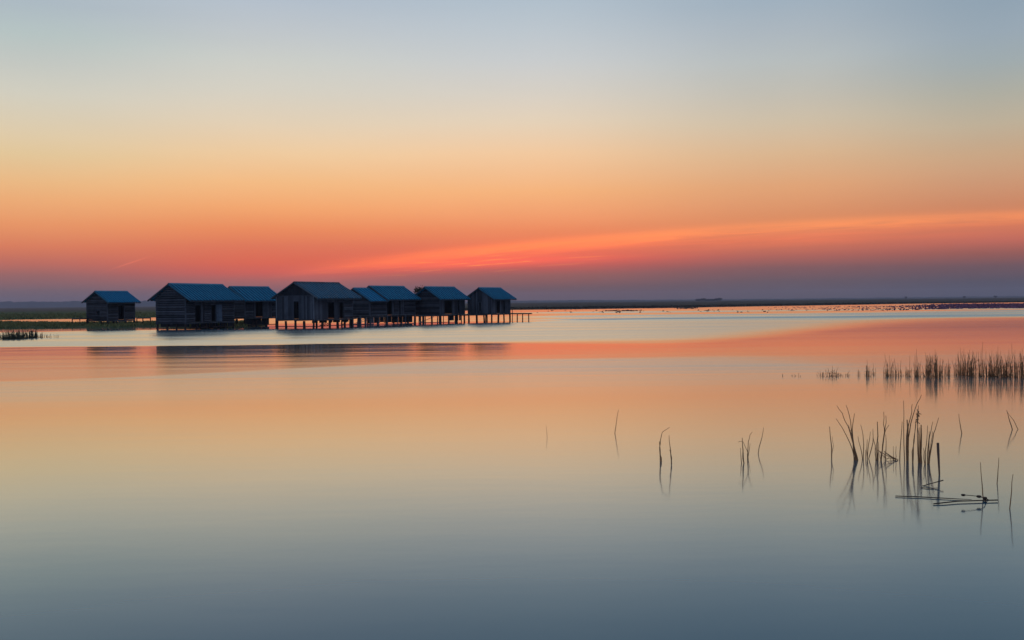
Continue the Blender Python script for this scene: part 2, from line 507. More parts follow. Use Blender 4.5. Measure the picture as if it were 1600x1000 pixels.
# ------------------------------------------------------------------ mesh helpers
class MB:
    def __init__(self):
        self.v = []
        self.f = []

    def poly(self, pts, faces):
        n = len(self.v)
        self.v += [tuple(p) for p in pts]
        self.f += [tuple(n + i for i in fc) for fc in faces]

    def hexa(self, c):                       # 8 corners: bottom 4 (ccw), top 4
        self.poly(c, [(3, 2, 1, 0), (4, 5, 6, 7), (0, 1, 5, 4), (1, 2, 6, 5), (2, 3, 7, 6), (3, 0, 4, 7)])

    def box(self, x0, x1, y0, y1, z0, z1):
        self.hexa([(x0, y0, z0), (x1, y0, z0), (x1, y1, z0), (x0, y1, z0), (x0, y0, z1), (x1, y0, z1), (x1, y1, z1), (x0, y1, z1)])

    def bar(self, p, q, w, h, up=Vector((0, 0, 1))):
        p, q = Vector(p), Vector(q)
        d = (q - p).normalized()
        s = d.cross(up)
        s = s.normalized() if s.length > 1e-6 else Vector((1, 0, 0))
        u = s.cross(d)
        s *= w / 2
        u = u * (h / 2)
        self.hexa([p - s - u, p + s - u, q + s - u, q - s - u, p - s + u, p + s + u, q + s + u, q - s + u])

    def tube(self, pts, rad, n=6):
        pts = [Vector(p) for p in pts]
        if not isinstance(rad, (list, tuple)):
            rad = [rad] * len(pts)
        base = len(self.v)
        prev = None
        for i, p in enumerate(pts):
            d = (pts[min(i + 1, len(pts) - 1)] - pts[max(i - 1, 0)])
            d = d.normalized() if d.length > 1e-9 else Vector((0, 0, 1))
            ref = prev if prev is not None else (Vector((1, 0, 0)) if abs(d.x) < 0.9 else Vector((0, 1, 0)))
            s = (ref - d * ref.dot(d))
            s = s.normalized() if s.length > 1e-6 else d.orthogonal().normalized()
            prev = s
            u = d.cross(s)
            for k in range(n):
                a = 2 * math.pi * k / n
                self.v.append(tuple(p + (s * math.cos(a) + u * math.sin(a)) * rad[i]))
        for i in range(len(pts) - 1):
            for k in range(n):
                a = base + i * n + k
                b = base + i * n + (k + 1) % n
                self.f.append((a, b, b + n, a + n))
        self.f.append(tuple(base + k for k in reversed(range(n))))
        e = base + (len(pts) - 1) * n
        self.f.append(tuple(e + k for k in range(n)))

    def build(self, name, material, parent=None, smooth=False):
        me = bpy.data.meshes.new(name)
        me.from_pydata(self.v, [], self.f)
        me.materials.append(material)
        me.validate()
        me.update()
        if smooth:
            me.polygons.foreach_set('use_smooth', [True] * len(me.polygons))
        o = bpy.data.objects.new(name, me)
        COL.objects.link(o)
        if parent is not None:
            o.parent = parent
        return o


def tag(o, label=None, cat=None, group=None, kind=None):
    if label:
        o['label'] = label
    if cat:
        o['category'] = cat
    if group:
        o['group'] = group
    if kind:
        o['kind'] = kind
    return o


def empty(name, loc, rz=0.0):
    o = bpy.data.objects.new(name, None)
    o.empty_display_size = 0.3
    COL.objects.link(o)
    o.location = loc
    o.rotation_euler = (0, 0, rz)
    return o


def linkcopy(o, parent, loc, rot=(0, 0, 0), scale=None):
    c = o.copy()
    COL.objects.link(c)
    c.parent = parent
    c.location = loc
    c.rotation_euler = rot
    if scale:
        c.scale = scale
    return c


# ------------------------------------------------------------------ water sheet
wm = MB()
wm.poly([(-6000, -40, 0), (6000, -40, 0), (6000, 6000, 0), (-6000, 6000, 0)], [(0, 1, 2, 3)])
tag(wm.build('water', M_water), 'calm lake mirroring the sunset, ruffled in bands in front of the huts', 'water', kind='structure')


# ------------------------------------------------------------------ land
def fbm(x, y, seed, octv=4):
    r_ = np.random.default_rng(seed)
    out_ = np.zeros_like(x)
    amp = 1.0
    fr_ = 1.0
    tot = 0
    for o_ in range(octv):
        for k in range(3):
            a, b, ph = r_.uniform(-1, 1), r_.uniform(-1, 1), r_.uniform(0, 6.28)
            out_ += amp * np.sin((x * a + y * b) * fr_ * 2 + ph + 1.3 * np.sin((x * b - y * a) * fr_ + ph))
        tot += amp * 3
        amp *= 0.55
        fr_ *= 2.1
    return out_ / tot * 1.7


def sm(v, a, b):
    q = np.clip((v - a) / (b - a), 0, 1)
    return q * q * (3 - 2 * q)


def sheet(name, azs, ds, hfun, material, label, cat, kind='structure'):
    A, D = np.meshgrid(azs, ds)
    X = D * np.tan(A)
    Y = D
    Z = hfun(X, Y, X / Y)
    nr, nc = X.shape
    vv = np.stack([X, Y, Z], -1).reshape(-1, 3)
    idx = np.arange(nr * nc).reshape(nr, nc)
    q = np.stack([idx[:-1, :-1], idx[:-1, 1:], idx[1:, 1:], idx[1:, :-1]], -1).reshape(-1, 4)
    zz = vv[:, 2][q].max(1)
    q = q[zz > -0.05]
    used, invx = np.unique(q, return_inverse=True)
    vv = vv[used]
    q = invx.reshape(q.shape)
    me = bpy.data.meshes.new(name)
    me.from_pydata(vv.tolist(), [], q.tolist())
    me.materials.append(material)
    me.update()
    o = bpy.data.objects.new(name, me)
    COL.objects.link(o)
    tag(o, label, cat, kind=kind)
    return o


def edge_d(s):
    """distance of the far field's near shore as a function of bearing s=x/y"""
    pts = [(-1.2, 215), (-0.52, 218), (-0.44, 226), (-0.36, 240), (-0.30, 262), (-0.2, 300), (-0.05, 340), (0.0, 353), (0.1, 358), (0.18, 364), (0.235, 392), (0.30, 425), (0.42, 475), (0.6, 500), (1.2, 500)]
    return np.interp(s, [p[0] for p in pts], [p[1] for p in pts])


def h_field(X, Y, S):
    e = edge_d(S) * (1 + 0.018 * fbm(X * 0.03, Y * 0.012, 11)) + 4 * fbm(X * 0.12, Y * 0.03, 12)
    h = -0.25 + 0.60 * sm(Y, e - 3, e + 4)
    h += 0.10 * fbm(X * 0.15, Y * 0.1, 13) * sm(Y, e, e + 30)
    # a narrow band of open water far out on the right
    band = sm(S, 0.395, 0.43) * sm(Y, 535, 550) * (1 - sm(Y, 585, 605))
    h -= 0.6 * band
    return h


field = sheet('marsh_field', np.radians(np.linspace(-50, 50, 900)), np.concatenate([np.linspace(195, 600, 170), np.geomspace(605, 5950, 50)]),
              h_field, M_field, 'flat green and brown marsh reaching to the horizon behind the huts', 'marsh')


def h_bank(X, Y, S):
    near = np.interp(S, [-1.2, -0.52, -0.44, -0.36, -0.335, -0.30, -0.27, -0.24], [128, 127.5, 129.5, 130, 121, 118.5, 123, 134]) + 1.2 * fbm(X * 0.35, Y * 0.2, 21)
    far = np.interp(S, [-1.2, -0.52, -0.44, -0.36, -0.33, -0.24], [186, 176, 160, 158, 160, 150]) + 5 * fbm(X * 0.12, Y * 0.08, 22)
    h = -0.2 + 0.42 * sm(Y, near - 0.8, near + 1.0) - 0.5 * sm(Y, far - 4, far + 4)
    h += 0.06 * fbm(X * 0.6, Y * 0.5, 23)
    h -= 0.5 * sm(S, -0.255, -0.235)
    return h


bank = sheet('grass_bank', np.radians(np.linspace(-50, -13, 420)), np.linspace(113, 200, 110), h_bank, M_field,
             'low grassy bank at the left around the smallest hut', 'bank')


# grass on the bank and on the shores
def tuft_field(name, n, sampler, material, label, cat, hgt, wid, blades=4):
    V, F = [], []
    k = 0
    for _ in range(n):
        p = sampler()
        if p is None:
            continue
        x, y, z, s = p
        for b in range(blades):
            a = random.uniform(0, math.pi)
            w = wid * random.uniform(0.6, 1.4) * s
            h = hgt * random.uniform(0.45, 1.25) * s
            ox, oy = random.gauss(0, 0.5 * wid * 2), random.gauss(0, wid)
            lx, ly = random.gauss(0, 0.35) * h, random.gauss(0, 0.35) * h
            cx, cy = x + ox, y + oy
            V += [(cx - w * math.cos(a), cy - w * math.sin(a), z - 0.08), (cx + w * math.cos(a), cy + w * math.sin(a), z - 0.08), (cx + lx, cy + ly, z + h)]
            F.append((k, k + 1, k + 2))
            k += 3
    me = bpy.data.meshes.new(name)
    me.from_pydata(V, [], F)
    me.materials.append(material)
    o = bpy.data.objects.new(name, me)
    COL.objects.link(o)
    return tag(o, label, cat, kind='stuff')


def samp_bank():
    s = random.uniform(-0.60, -0.235)
    y = 116 + 70 * random.random() ** 1.2
    x = s * y
    z = float(h_bank(np.array([x]), np.array([y]), np.array([s]))[0])
    if z < 0.0:
        return None
    return x, y, z, 1.0


tuft_field('bank_grass', 11000, samp_bank, M_grass, 'rough grass growing on the low bank around the smallest hut', 'grass', 0.30, 0.10)


def samp_shore(a_=-0.6, b_=-0.2):
    s = random.uniform(a_, b_)
    e = float(edge_d(np.array([s]))[0])
    y = e - 4 + random.expovariate(1 / 35.0)
    if y > 600:
        return None
    x = s * y
    z = float(h_field(np.array([x]), np.array([y]), np.array([s]))[0])
    if z < -0.02:
        return None
    return x, y, z, 1.0


tuft_field('shore_grass', 6000, samp_shore, M_grass, 'green marsh grass along the far shore behind the leftmost huts', 'grass', 0.40, 0.28, 3)
tuft_field('shore_sedge', 7000, lambda: samp_shore(-0.2, 0.6), M_sedge, 'dark brown sedge along the far shore right of the huts', 'sedge', 0.30, 0.28, 3)


# distant wooded hills, left, thinning to a low line on the right
def h_hill(Xs, base_top):
    return base_top


hm = MB()
NS = 1400
DH = 5500.0
xs = np.linspace(-1.1, 1.1, NS)
top = np.interp(xs, [-1.1, -0.52, -0.36, -0.28, -0.1, 0.0, 0.12, 0.2, 0.3, 0.42, 0.6, 1.1], [30, 27, 24, 20, 10, 8.0, 6.5, 5, 4.5, 5, 6, 8])
nz = fbm(xs * 60, xs * 0 + 1.0, 31, 5)
nz2 = fbm(xs * 420, xs * 0 + 3.0, 32, 3)
top = 1.27 * (top * (1 + 0.16 * nz) + 3.0 * nz2 * np.clip(top / 20, 0.25, 1))
V, F = [], []
for i in range(NS):
    s = xs[i]
    for (dd, fz) in ((DH - 120, 0.0), (DH - 40, 0.72), (DH, 1.0), (DH + 90, 0.8), (DH + 300, 0.0)):
        V.append((s * dd, dd + 10 * math.sin(i * 0.7), max(top[i], 2) * fz - (0.3 if fz == 0 else 0)))
for i in range(NS - 1):
    for k in range(4):
        a = i * 5 + k
        F.append((a, a + 5, a + 6, a + 1))
hm.poly(V, F)
tag(hm.build('hills', M_hill), 'far blue tree-covered rise fading in the haze along the horizon', 'hills', kind='structure')


def blob_tree(mb, c, w, h, n=120, leaf=0.5):
    for _ in range(n):
        while True:
            a = Vector((random.uniform(-1, 1), random.uniform(-1, 1), random.uniform(-1, 1)))
            if a.length < 1:
                break
        a.x *= w * 0.5
        a.y *= w * 0.4
        a.z = a.z * h * 0.5
        p = Vector(c) + a
        s1 = Vector((random.gauss(0, 1), random.gauss(0, 1), random.gauss(0, 1))).normalized() * leaf * random.uniform(0.6, 1.4)
        s2 = s1.orthogonal().normalized() * leaf * random.uniform(0.6, 1.2)
        mb.poly([p - s1 - s2, p + s1 - s2 * 0.4, p + s2], [(0, 1, 2)])


# small clump of trees and sheds on the right horizon
def far_tree(px, py_top, D, wpx, label, cat='tree', group=None):
    base = Vector(((px - 800) / FPX * D, D, 0.2))
    hgt = max((hor(px) - py_top) / FPX * D + CH, 1.5)
    w = wpx / FPX * D
    o = empty('distant_tree', base)
    tk = MB()
    tk.tube([(0, 0, -0.3), (0.05, 0, hgt * 0.5), (0.1, 0.05, hgt * 0.8)], [w * 0.05, w * 0.035, w * 0.01], 5)
    tk.build('trunk', M_bark, o)
    cr_ = MB()
    blob_tree(cr_, (0, 0, hgt * 0.56), w, hgt * 0.84, 160, w * 0.09)
    cr_.build('crown', M_hill, o)
    return tag(o, label, cat, group)


for (px, py, wp, w_) in ((1092, 467.2, 11, 'leftmost'), (1099, 466.2, 10, 'second from left'), (1106, 467.6, 12, 'third from left'), (1113, 467.4, 12, 'fourth from left'),
                     (1120, 466.0, 9, 'second from right'), (1125, 465.4, 8, 'rightmost')):
    far_tree(px, py, 2600, wp, '%s small bluish tree in the low grove on the right horizon' % w_, group='trees of the small grove on the horizon')
far_tree(1415.5, 463.0, 2400, 4.5, 'lone tiny tree on the right horizon above the middle of the far reed row')
far_tree(1555.5, 461.4, 2400, 5.5, 'small tree standing on the horizon near the right edge of the view')
far_tree(1507, 462.6, 2600, 5, 'faint low tree on the horizon between the two other lone trees at right')

# ------------------------------------------------------------------ huts
HUTS = {
    1: ((-54.42, 134.02), 60.6, 4.40, 4.16, 0.32, 0.64, 4.75, 3.27, 0.90, 0.57, 1.0),
    2: ((-37.13, 113.28), 67.4, 8.51, 4.17, 0.33, 1.00, 5.22, 3.32, 0.81, 0.62, 1.0),
    3: ((-32.68, 121.89), 57.0, 5.14, 4.29, 0.50, 0.80, 4.97, 3.237, 1.20, 0.76, 1.025),
    4: ((-22.96, 115.24), 62.0, 7.32, 5.50, 0.12, 0.79, 5.31, 3.43, 0.99, 1.00, 1.0),
    5: ((-18.36, 128.33), 54.8, 3.15, 5.03, 0.30, 0.62, 4.74, 3.06, 1.15, 0.0, 1.012),
    6: ((-16.52, 130.94), 54.8, 5.74, 5.03, 0.60, 0.66, 5.02, 3.25, 1.15, 0.63, 1.012),
    7: ((-9.80, 135.98), 54.6, 5.34, 4.56, 0.51, 0.64, 4.93, 3.23, 1.19, 0.67, 1.0),
    8: ((-2.81, 138.99), 56.7, 4.59, 4.02, 0.25, 0.74, 4.77, 3.18, 1.17, 0.69, 1.0),
}
SPEC = {
    1: dict(gable='log', pitch=0.21, roof='bright', trim='blue', seg=[(0, .36, 'log'), (.36, .62, 'open'), (.62, 1, 'log')], window=(.34, .53, 1.55, 2.15), wallm='log',
            label='smallest plank hut standing apart at far left on the grassy bank, bright blue roof'),
    2: dict(gable='log', pitch=0.27, roof='blue', trim='blue', seg=[(0, .17, 'log'), (.17, .31, 'open'), (.31, .36, 'plank'), (.36, .5, 'log'), (.5, .61, 'open'), (.61, .74, 'door'), (.74, 1, 'log')],
            label='long log-walled hut with ribbed blue roof and open blue-grey door, second from left'),
    3: dict(gable='log', pitch=0.20, roof='blue', trim='blue', seg=[(0, .25, 'log'), (.25, .31, 'plank'), (.31, .57, 'open'), (.57, .86, 'plank'), (.86, 1, 'log')],
            label='blue-roofed hut tucked between the long log hut and the large plank-fronted hut'),
    4: dict(gable='plank', pitch=0.2, roof='worn', trim='worn', seg=[(0, .34, 'plank'), (.34, .53, 'open'), (.53, .63, 'plank'), (.63, .77, 'open'), (.77, 1, 'log')], gdoor=(.375, .54),
            label='largest hut, upright grey planks around a black doorway, worn grey-blue roof'),
    5: dict(gable='log', pitch=0.2, roof='bright', trim='blue', seg=[(0, .1, 'plank'), (.1, 1, 'log')],
            label="low hut just right of the largest hut, its roof running in under its neighbour's"),
    6: dict(gable='log', pitch=0.2, roof='blue', trim='blue', seg=[(0, .2, 'open'), (.2, .26, 'plank'), (.26, .42, 'log'), (.42, .5, 'open'), (.5, .62, 'plank'), (.62, 1, 'log')],
            label='blue-roofed hut behind the plank walkway, third from the right'),
    7: dict(gable='log', pitch=0.17, roof='blue', trim='blue', seg=[(0, .15, 'plank'), (.15, .5, 'open'), (.5, .7, 'plank'), (.7, .8, 'open'), (.8, 1, 'plank')],
            label='blue-roofed hut second from the right with a bushy tree showing behind its gable'),
    8: dict(gable='plank', pitch=0.2, roof='blue', trim='blue', seg=[(0, .22, 'plank'), (.22, .45, 'open'), (.45, .6, 'plank'), (.6, .72, 'open'), (.72, 1, 'plank')], window=(.42, .54, 1.55, 2.75),
            label='rightmost hut on tall stilts above the water, narrow slit window in its gable'),
}
pile_proto = {}


def build_hut(k):
    (mx_, my_), th, L, Wd, og, oe, zr, ze, zf, og2, sc = HUTS[k]
    sp = SPEC[k]
    if sc != 1.0:
        mx_, my_, L, Wd, og, oe, og2 = [v * sc for v in (mx_, my_, L, Wd, og, oe, og2)]
        zr, ze, zf = [CH + (v - CH) * sc for v in (zr, ze, zf)]
    hut = empty('stilt_hut', (mx_, my_, 0), R(th))
    tag(hut, sp['label'], 'hut', 'blue-roofed wooden huts on stilts along the shore')
    sl = (zr - ze) / (Wd / 2 + oe)

    def ztop(b):
        return zr - abs(b - Wd / 2) * sl - 0.10
    zw = ztop(0)                                   # wall plate height
    rnd = random.Random(100 + k)

    # ---- walls. local axes: x along the ridge, y across (0 = front wall, Wd = back wall); gable wall at x = 0
    wall = MB()
    pitch = sp['pitch']

    def logs(p0, p1, z0, z1, nrm):
        z = z0 + pitch / 2
        while z < z1:
            j = rnd.uniform(-0.012, 0.012)
            a, b = Vector((p0[0], p0[1], z)), Vector((p1[0], p1[1], z + j))
            off = Vector(nrm) * (0.02 + rnd.uniform(-0.012, 0.02))
            wall.tube([a + off, b + off], pitch * 0.5 * rnd.uniform(0.86, 0.95), 8)
            z += pitch

    def log_gable(x, nrm):
        z = zf + pitch / 2
        wi = sp.get('window')
        while z < zr - 0.22:
            hw = Wd / 2 if z < zw else max(0.0, (zr - 0.14 - z) / sl)
            b0, b1 = Wd / 2 - min(hw, Wd / 2), Wd / 2 + min(hw, Wd / 2)
            off = nrm * (0.02 + rnd.uniform(-0.012, 0.02))
            spans = [(b0, b1)]
            if wi and x == 0 and wi[2] < z < wi[3]:
                spans = [(b0, wi[0] * Wd), (wi[1] * Wd, b1)]
            for (s0, s1) in spans:
                if s1 - s0 > 0.1:
                    wall.tube([(x + off, s0, z), (x + off, s1, z + rnd.uniform(-.012, .012))], pitch * 0.5 * rnd.uniform(0.86, 0.95), 8)
            z += pitch

    def planks(x0, x1, z0, z1, zfun=None, axis='x', at_=0.0, nrm=-1, step=0.2, target=None):
        mb = target or wall
        a = x0
        while a < x1 - 0.02:
            w = min(step * rnd.uniform(0.75, 1.25), x1 - a)
            b = a + w
            tz = rnd.uniform(0.022, 0.045)
            za = zfun(a) if zfun else z1
            zb = zfun(b - 0.008) if zfun else z1
            lo = z0 - rnd.uniform(0, 0.05)
            b2 = b - rnd.uniform(0.006, 0.02)
            f_, g_ = at_, at_ + nrm * tz
            lo_, hi_ = min(f_, g_), max(f_, g_)
            if axis == 'x':
                mb.hexa([(a, lo_, lo), (b2, lo_, lo), (b2, hi_, lo), (a, hi_, lo), (a, lo_, za), (b2, lo_, zb), (b2, hi_, zb), (a, hi_, za)])
            else:
                mb.hexa([(lo_, a, lo), (hi_, a, lo), (hi_, b2, lo), (lo_, b2, lo), (lo_, a, za), (hi_, a, za), (hi_, b2, zb), (lo_, b2, zb)])
            a = b

    door_h = min(zw - 0.22, zf + 1.95)
    # front wall
    for (s0, s1, kind) in sp['seg']:
        a, b = s0 * L, s1 * L
        if kind == 'log':
            logs((a, 0), (b, 0), zf, zw, (0, -1, 0))
        elif kind == 'plank':
            planks(a, b, zf, zw, step=0.22)
        elif kind in ('open', 'door'):
            if kind == 'open':
                wall.box(a, b, -0.03, 0.03, door_h, zw)
                fr_ = MB()
                for xx in (a, b - 0.08):
                    fr_.box(xx, xx + 0.08, -0.075, 0.05, zf, door_h)
                fr_.box(a + 0.0, b + 0.0, -0.078, 0.05, door_h, door_h + 0.09)
                fr_.build('door_frame', M_plank, hut)
            else:
                wall.box(a, b, -0.02, 0.03, zf, zw)
                dr = MB()
                planks(a + 0.02, b - 0.02, zf + 0.02, door_h + 0.05, at_=-0.06, step=0.3, target=dr)
                dr.box(a + 0.04, b - 0.04, -0.125, -0.095, zf + 0.45, zf + 0.55)
                dr.box(a + 0.04, b - 0.04, -0.125, -0.095, door_h - 0.35, door_h - 0.25)
                d_ = dr.build('door', M_door, hut)
                tag(d_, 'blue-grey plank door standing flat against the log wall')
                hb = MB()
                hb.box(a + 0.1, a + 0.13, -0.16, -0.125, zf + 0.95, zf + 1.1)
                hb.build('handle', M_pile, d_)
    # near gable, back wall, far gable
    gd = sp.get('gdoor')
    wi = sp.get('window')
    gable_infill = None
    if sp['gable'] == 'log':
        log_gable(0.0, -1)
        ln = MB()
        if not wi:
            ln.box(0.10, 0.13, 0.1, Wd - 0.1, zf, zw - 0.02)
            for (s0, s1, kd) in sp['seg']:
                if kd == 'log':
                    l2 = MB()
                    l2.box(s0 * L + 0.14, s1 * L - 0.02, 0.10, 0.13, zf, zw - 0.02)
                    l2.build('gap_shade_panel', M_gap_shade, hut)
            ln.build('gap_shade_panel', M_gap_shade, hut)
    else:
        if gd:
            gy0, gy1 = gd[0] * Wd, gd[1] * Wd
            planks(0, gy0, zf, zw - 0.02, axis='y', at_=0.0, nrm=-1, step=0.24)
            planks(gy1, Wd, zf, zw - 0.02, axis='y', at_=0.0, nrm=-1, step=0.24)
            wall.box(-0.03, 0.02, gy0, gy1, door_h + 0.15, zw)
            fr_ = MB()
            fr_.box(-0.07, 0.05, gy0, gy0 + 0.07, zf, door_h + 0.15)
            fr_.box(-0.07, 0.05, gy1 - 0.07, gy1, zf, door_h + 0.15)
            fr_.box(-0.075, 0.05, gy0, gy1, door_h + 0.15, door_h + 0.23)
            fr_.build('door_frame', M_plank, hut)
            gi = MB()
            planks(0.02, Wd - 0.02, zw + 0.03, zr, lambda b: max(ztop(b) - 0.03, zw + 0.04), axis='y', at_=0.02, nrm=-1, step=0.24, target=gi)
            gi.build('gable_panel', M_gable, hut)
            bm_ = MB()
            bm_.box(-0.09, 0.0, -0.05, Wd + 0.05, zw - 0.05, zw + 0.03)
            bm_.build('tie_beam', M_plank, hut)
        elif wi:
            y0, y1 = wi[0] * Wd, wi[1] * Wd
            planks(0, y0, zf, zr, lambda b: ztop(b), axis='y', step=0.22)
            planks(y1, Wd, zf, zr, lambda b: ztop(b), axis='y', step=0.22)
            planks(y0, y1, zf, wi[2], axis='y', step=0.22)
            planks(y0, y1, wi[3], zr, lambda b: ztop(b), axis='y', step=0.22)
    if wi:
        y0, y1 = wi[0] * Wd, wi[1] * Wd
        wf = MB()
        wf.box(-0.10 - 0.03, 0.02, y0 - 0.05, y1 + 0.05, wi[2] - 0.06, wi[2])
        wf.box(-0.10 - 0.03, 0.02, y0 - 0.05, y1 + 0.05, wi[3], wi[3] + 0.06)
        wf.box(-0.12, 0.02, y0 - 0.05, y0, wi[2], wi[3])
        wf.box(-0.12, 0.02, y1, y1 + 0.05, wi[2], wi[3])
        w_ = wf.build('window', M_plank, hut)
        sh = MB()
        sh.box(0.065, 0.085, y0 - 0.02, y1 + 0.02, wi[2] - 0.02, wi[3] + 0.02)
        sh.build('shutter', M_gable, w_)
    # back wall and far gable, plain boards
    a = 0.0
    while a < L - 0.01:
        b = min(a + 0.3, L)
        wall.box(a, b - 0.01, Wd - 0.03, Wd, zf, zw)
        a = b
    b0 = 0.0
    while b0 < Wd - 0.01:
        b1 = min(b0 + 0.3, Wd)
        za, zb = ztop(b0), ztop(b1)
        wall.hexa([(L - .03, b0, zf), (L, b0, zf), (L, b1 - .01, zf), (L - .03, b1 - .01, zf), (L - .03, b0, za), (L, b0, za), (L, b1 - .01, zb), (L - .03, b1 - .01, zb)])
        b0 = b1
    wall.build('wall', M_log if sp['gable'] == 'log' else M_plank, hut, False)

    # corner posts
    for (x, y) in ((0, 0), (L, 0), (0, Wd)):
        cpst = MB()
        ww = 0.075
        cpst.box(x - ww * 1.6, x + ww * .2, y - ww * 1.5, y + ww * .2, zf - 0.05, zw) if y == 0 and x == 0 else cpst.box(x - ww, x + ww, y - ww, y + ww, zf - 0.05, zw)
        cpst.build('corner_post', M_post if (k in (4,) and x == 0) else M_plank, hut)

    # floor frame
    fl = MB()
    fl.box(0.02, L - .02, 0.02, Wd - .02, zf - 0.06, zf - 0.01)
    for y in (0.0, Wd / 2, Wd):
        fl.box(-0.12, L + 0.08, y - 0.06, y + 0.06, zf - 0.20, zf - 0.065)
    fl.box(-0.16, -0.06, -0.12, Wd + 0.1, zf - 0.13, zf - 0.0)
    fl.build('floor_frame', M_plank, hut)

    # narrow deck along the front
    if k in (2, 3, 4, 6, 7, 8):
        dk = MB()
        a = 0.1
        dl = L if k != 2 else L * 0.8
        while a < dl:
            dk.box(a, a + 0.17, -0.55 - rnd.uniform(0, .08), -0.10, zf - 0.10, zf - 0.05 + rnd.uniform(0, .012))
            a += 0.2
        dk.build('deck', M_deck, hut)

    # piles
    key = 'p'
    xs_ = [0.05 + (L - 0.1) * i / max(2, round(L / 1.55)) for i in range(max(2, round(L / 1.55)) + 1)]
    ys_ = [0.0 + Wd * i / max(2, round(Wd / 1.5)) for i in range(max(2, round(Wd / 1.5)) + 1)]
    first = None
    for i, x in enumerate(xs_):
        for j, y in enumerate(ys_):
            if not (i == 0 or j == 0 or (i == len(xs_) - 1 and j == len(ys_) - 1)):
                continue
            lean = (rnd.gauss(0, 0.02), rnd.gauss(0, 0.02), rnd.uniform(0, 3))
            px_, py_ = x + rnd.uniform(-.1, .1), y + rnd.uniform(-.05, .05)
            if first is None:
                pm = MB()
                pm.tube([(0, 0, -0.7), (0.01, 0.0, 0.1), (0, 0.01, zf - 0.2)], [0.135, 0.12, 0.115], 8)
                first = pm.build('pile', M_pile, hut)
                first.location = (px_, py_, 0)
                first.rotation_euler = lean
            else:
                s_ = rnd.uniform(0.85, 1.45)
                linkcopy(first, hut, (px_, py_, 0), lean, (s_, s_, 1))
    if k in (2, 4, 3):
        br = MB()
        for q in range(5 if k != 3 else 3):
            x = rnd.uniform(0.3, L - 1.5)
            br.bar((x, -0.12, 0.1 + rnd.uniform(0, .1)), (x + rnd.uniform(1, 1.8), -0.12, zf - 0.35), 0.05, 0.07)
        br.bar((-0.2, -0.16, 0.16), (L, -0.16, 0.2), 0.06, 0.09)
        br.bar((-0.16, 0, 0.16), (-0.16, Wd, 0.14), 0.06, 0.09)
        br.build('bracing', M_pile, hut)
    if k in (2, 3, 4, 5, 6, 7):
        if k == 2:
            sk = MB()
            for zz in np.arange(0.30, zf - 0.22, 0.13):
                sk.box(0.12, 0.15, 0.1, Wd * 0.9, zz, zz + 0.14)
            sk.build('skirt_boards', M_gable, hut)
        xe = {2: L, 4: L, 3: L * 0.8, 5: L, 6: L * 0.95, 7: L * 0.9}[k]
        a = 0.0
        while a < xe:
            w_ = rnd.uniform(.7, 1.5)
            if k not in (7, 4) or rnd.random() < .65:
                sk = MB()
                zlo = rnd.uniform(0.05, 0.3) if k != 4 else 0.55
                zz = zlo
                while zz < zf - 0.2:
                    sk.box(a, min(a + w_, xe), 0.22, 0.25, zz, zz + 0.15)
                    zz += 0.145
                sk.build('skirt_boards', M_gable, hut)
            a += w_ + (rnd.uniform(.1, .4) if k in (7, 4, 2) else 0.05)
    if k in (1,):
        stp = MB()
        for q in range(3):
            stp.box(L * .36, L * .62, -0.35 - 0.25 * q, -0.12 - 0.25 * q, zf - 0.25 - 0.24 * q, zf - 0.2 - 0.24 * q)
        for xx in (L * .36, L * .60):
            stp.bar((xx, -0.1, zf - 0.14), (xx, -0.95, 0.1), 0.05, 0.12)
        stp.build('steps', M_plank, hut)

    # ---- roof: folded sheet, both slopes; ribs run down the slope
    x0, x1 = -og, L + og2
    per = 0.54 if k != 1 else 0.42
    nper = max(4, round((x1 - x0) / per))
    per = (x1 - x0) / nper
    prof = []
    for i in range(nper):
        a = x0 + i * per
        prof += [(a, 0), (a + per * .50, 0.0), (a + per * .60, 0.10), (a + per * .78, 0.10), (a + per * .88, 0.0)]
    prof.append((x1, 0))
    rf = MB()
    nrm_ = math.hypot(1, sl)
    for side in (0, 1):
        nrow = 7
        rows = []
        for j in range(nrow):
            q = j / (nrow - 1)
            row = []
            for (a, hgt) in prof:
                b = -oe + (Wd / 2 + oe) * q
                z = ze + (zr - ze) * q
                wv = 0.012 * math.sin(a * 1.7 + k + j) + 0.01 * math.sin(a * 5.1 + j * 2.2 + k)
                z += wv + hgt * 1.0 / nrm_
                bb = b - hgt * sl / nrm_
                y = bb if side == 0 else Wd - bb
                row.append((a, y, z))
            rows.append(row)
        n = len(prof)
        vv = [p for r_ in rows for p in r_] + [(p[0], p[1], p[2] - 0.03) for r_ in rows for p in r_]
        off = n * nrow
        ff = []
        for j in range(nrow - 1):
            for i in range(n - 1):
                a, b, c_, d_ = j * n + i, j * n + i + 1, (j + 1) * n + i + 1, (j + 1) * n + i
                if side == 0:
                    ff += [(a, b, c_, d_), (off + d_, off + c_, off + b, off + a)]
                else:
                    ff += [(d_, c_, b, a), (off + a, off + b, off + c_, off + d_)]
        for i in range(n - 1):
            ff.append((i, i + 1, off + i + 1, off + i))
        for j in range(nrow - 1):
            ff.append((j * n, (j + 1) * n, off + (j + 1) * n, off + j * n))
            ff.append((j * n + n - 1, (j + 1) * n + n - 1, off + (j + 1) * n + n - 1, off + j * n + n - 1))
        rf.poly(vv, ff)
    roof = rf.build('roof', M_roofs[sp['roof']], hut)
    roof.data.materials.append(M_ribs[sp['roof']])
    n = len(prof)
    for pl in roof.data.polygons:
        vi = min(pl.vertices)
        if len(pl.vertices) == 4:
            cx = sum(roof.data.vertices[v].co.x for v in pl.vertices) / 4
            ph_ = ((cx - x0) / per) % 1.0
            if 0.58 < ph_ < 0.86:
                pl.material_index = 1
    trim = M_trim_blue if sp['trim'] == 'blue' else M_trim_worn
    rc = MB()
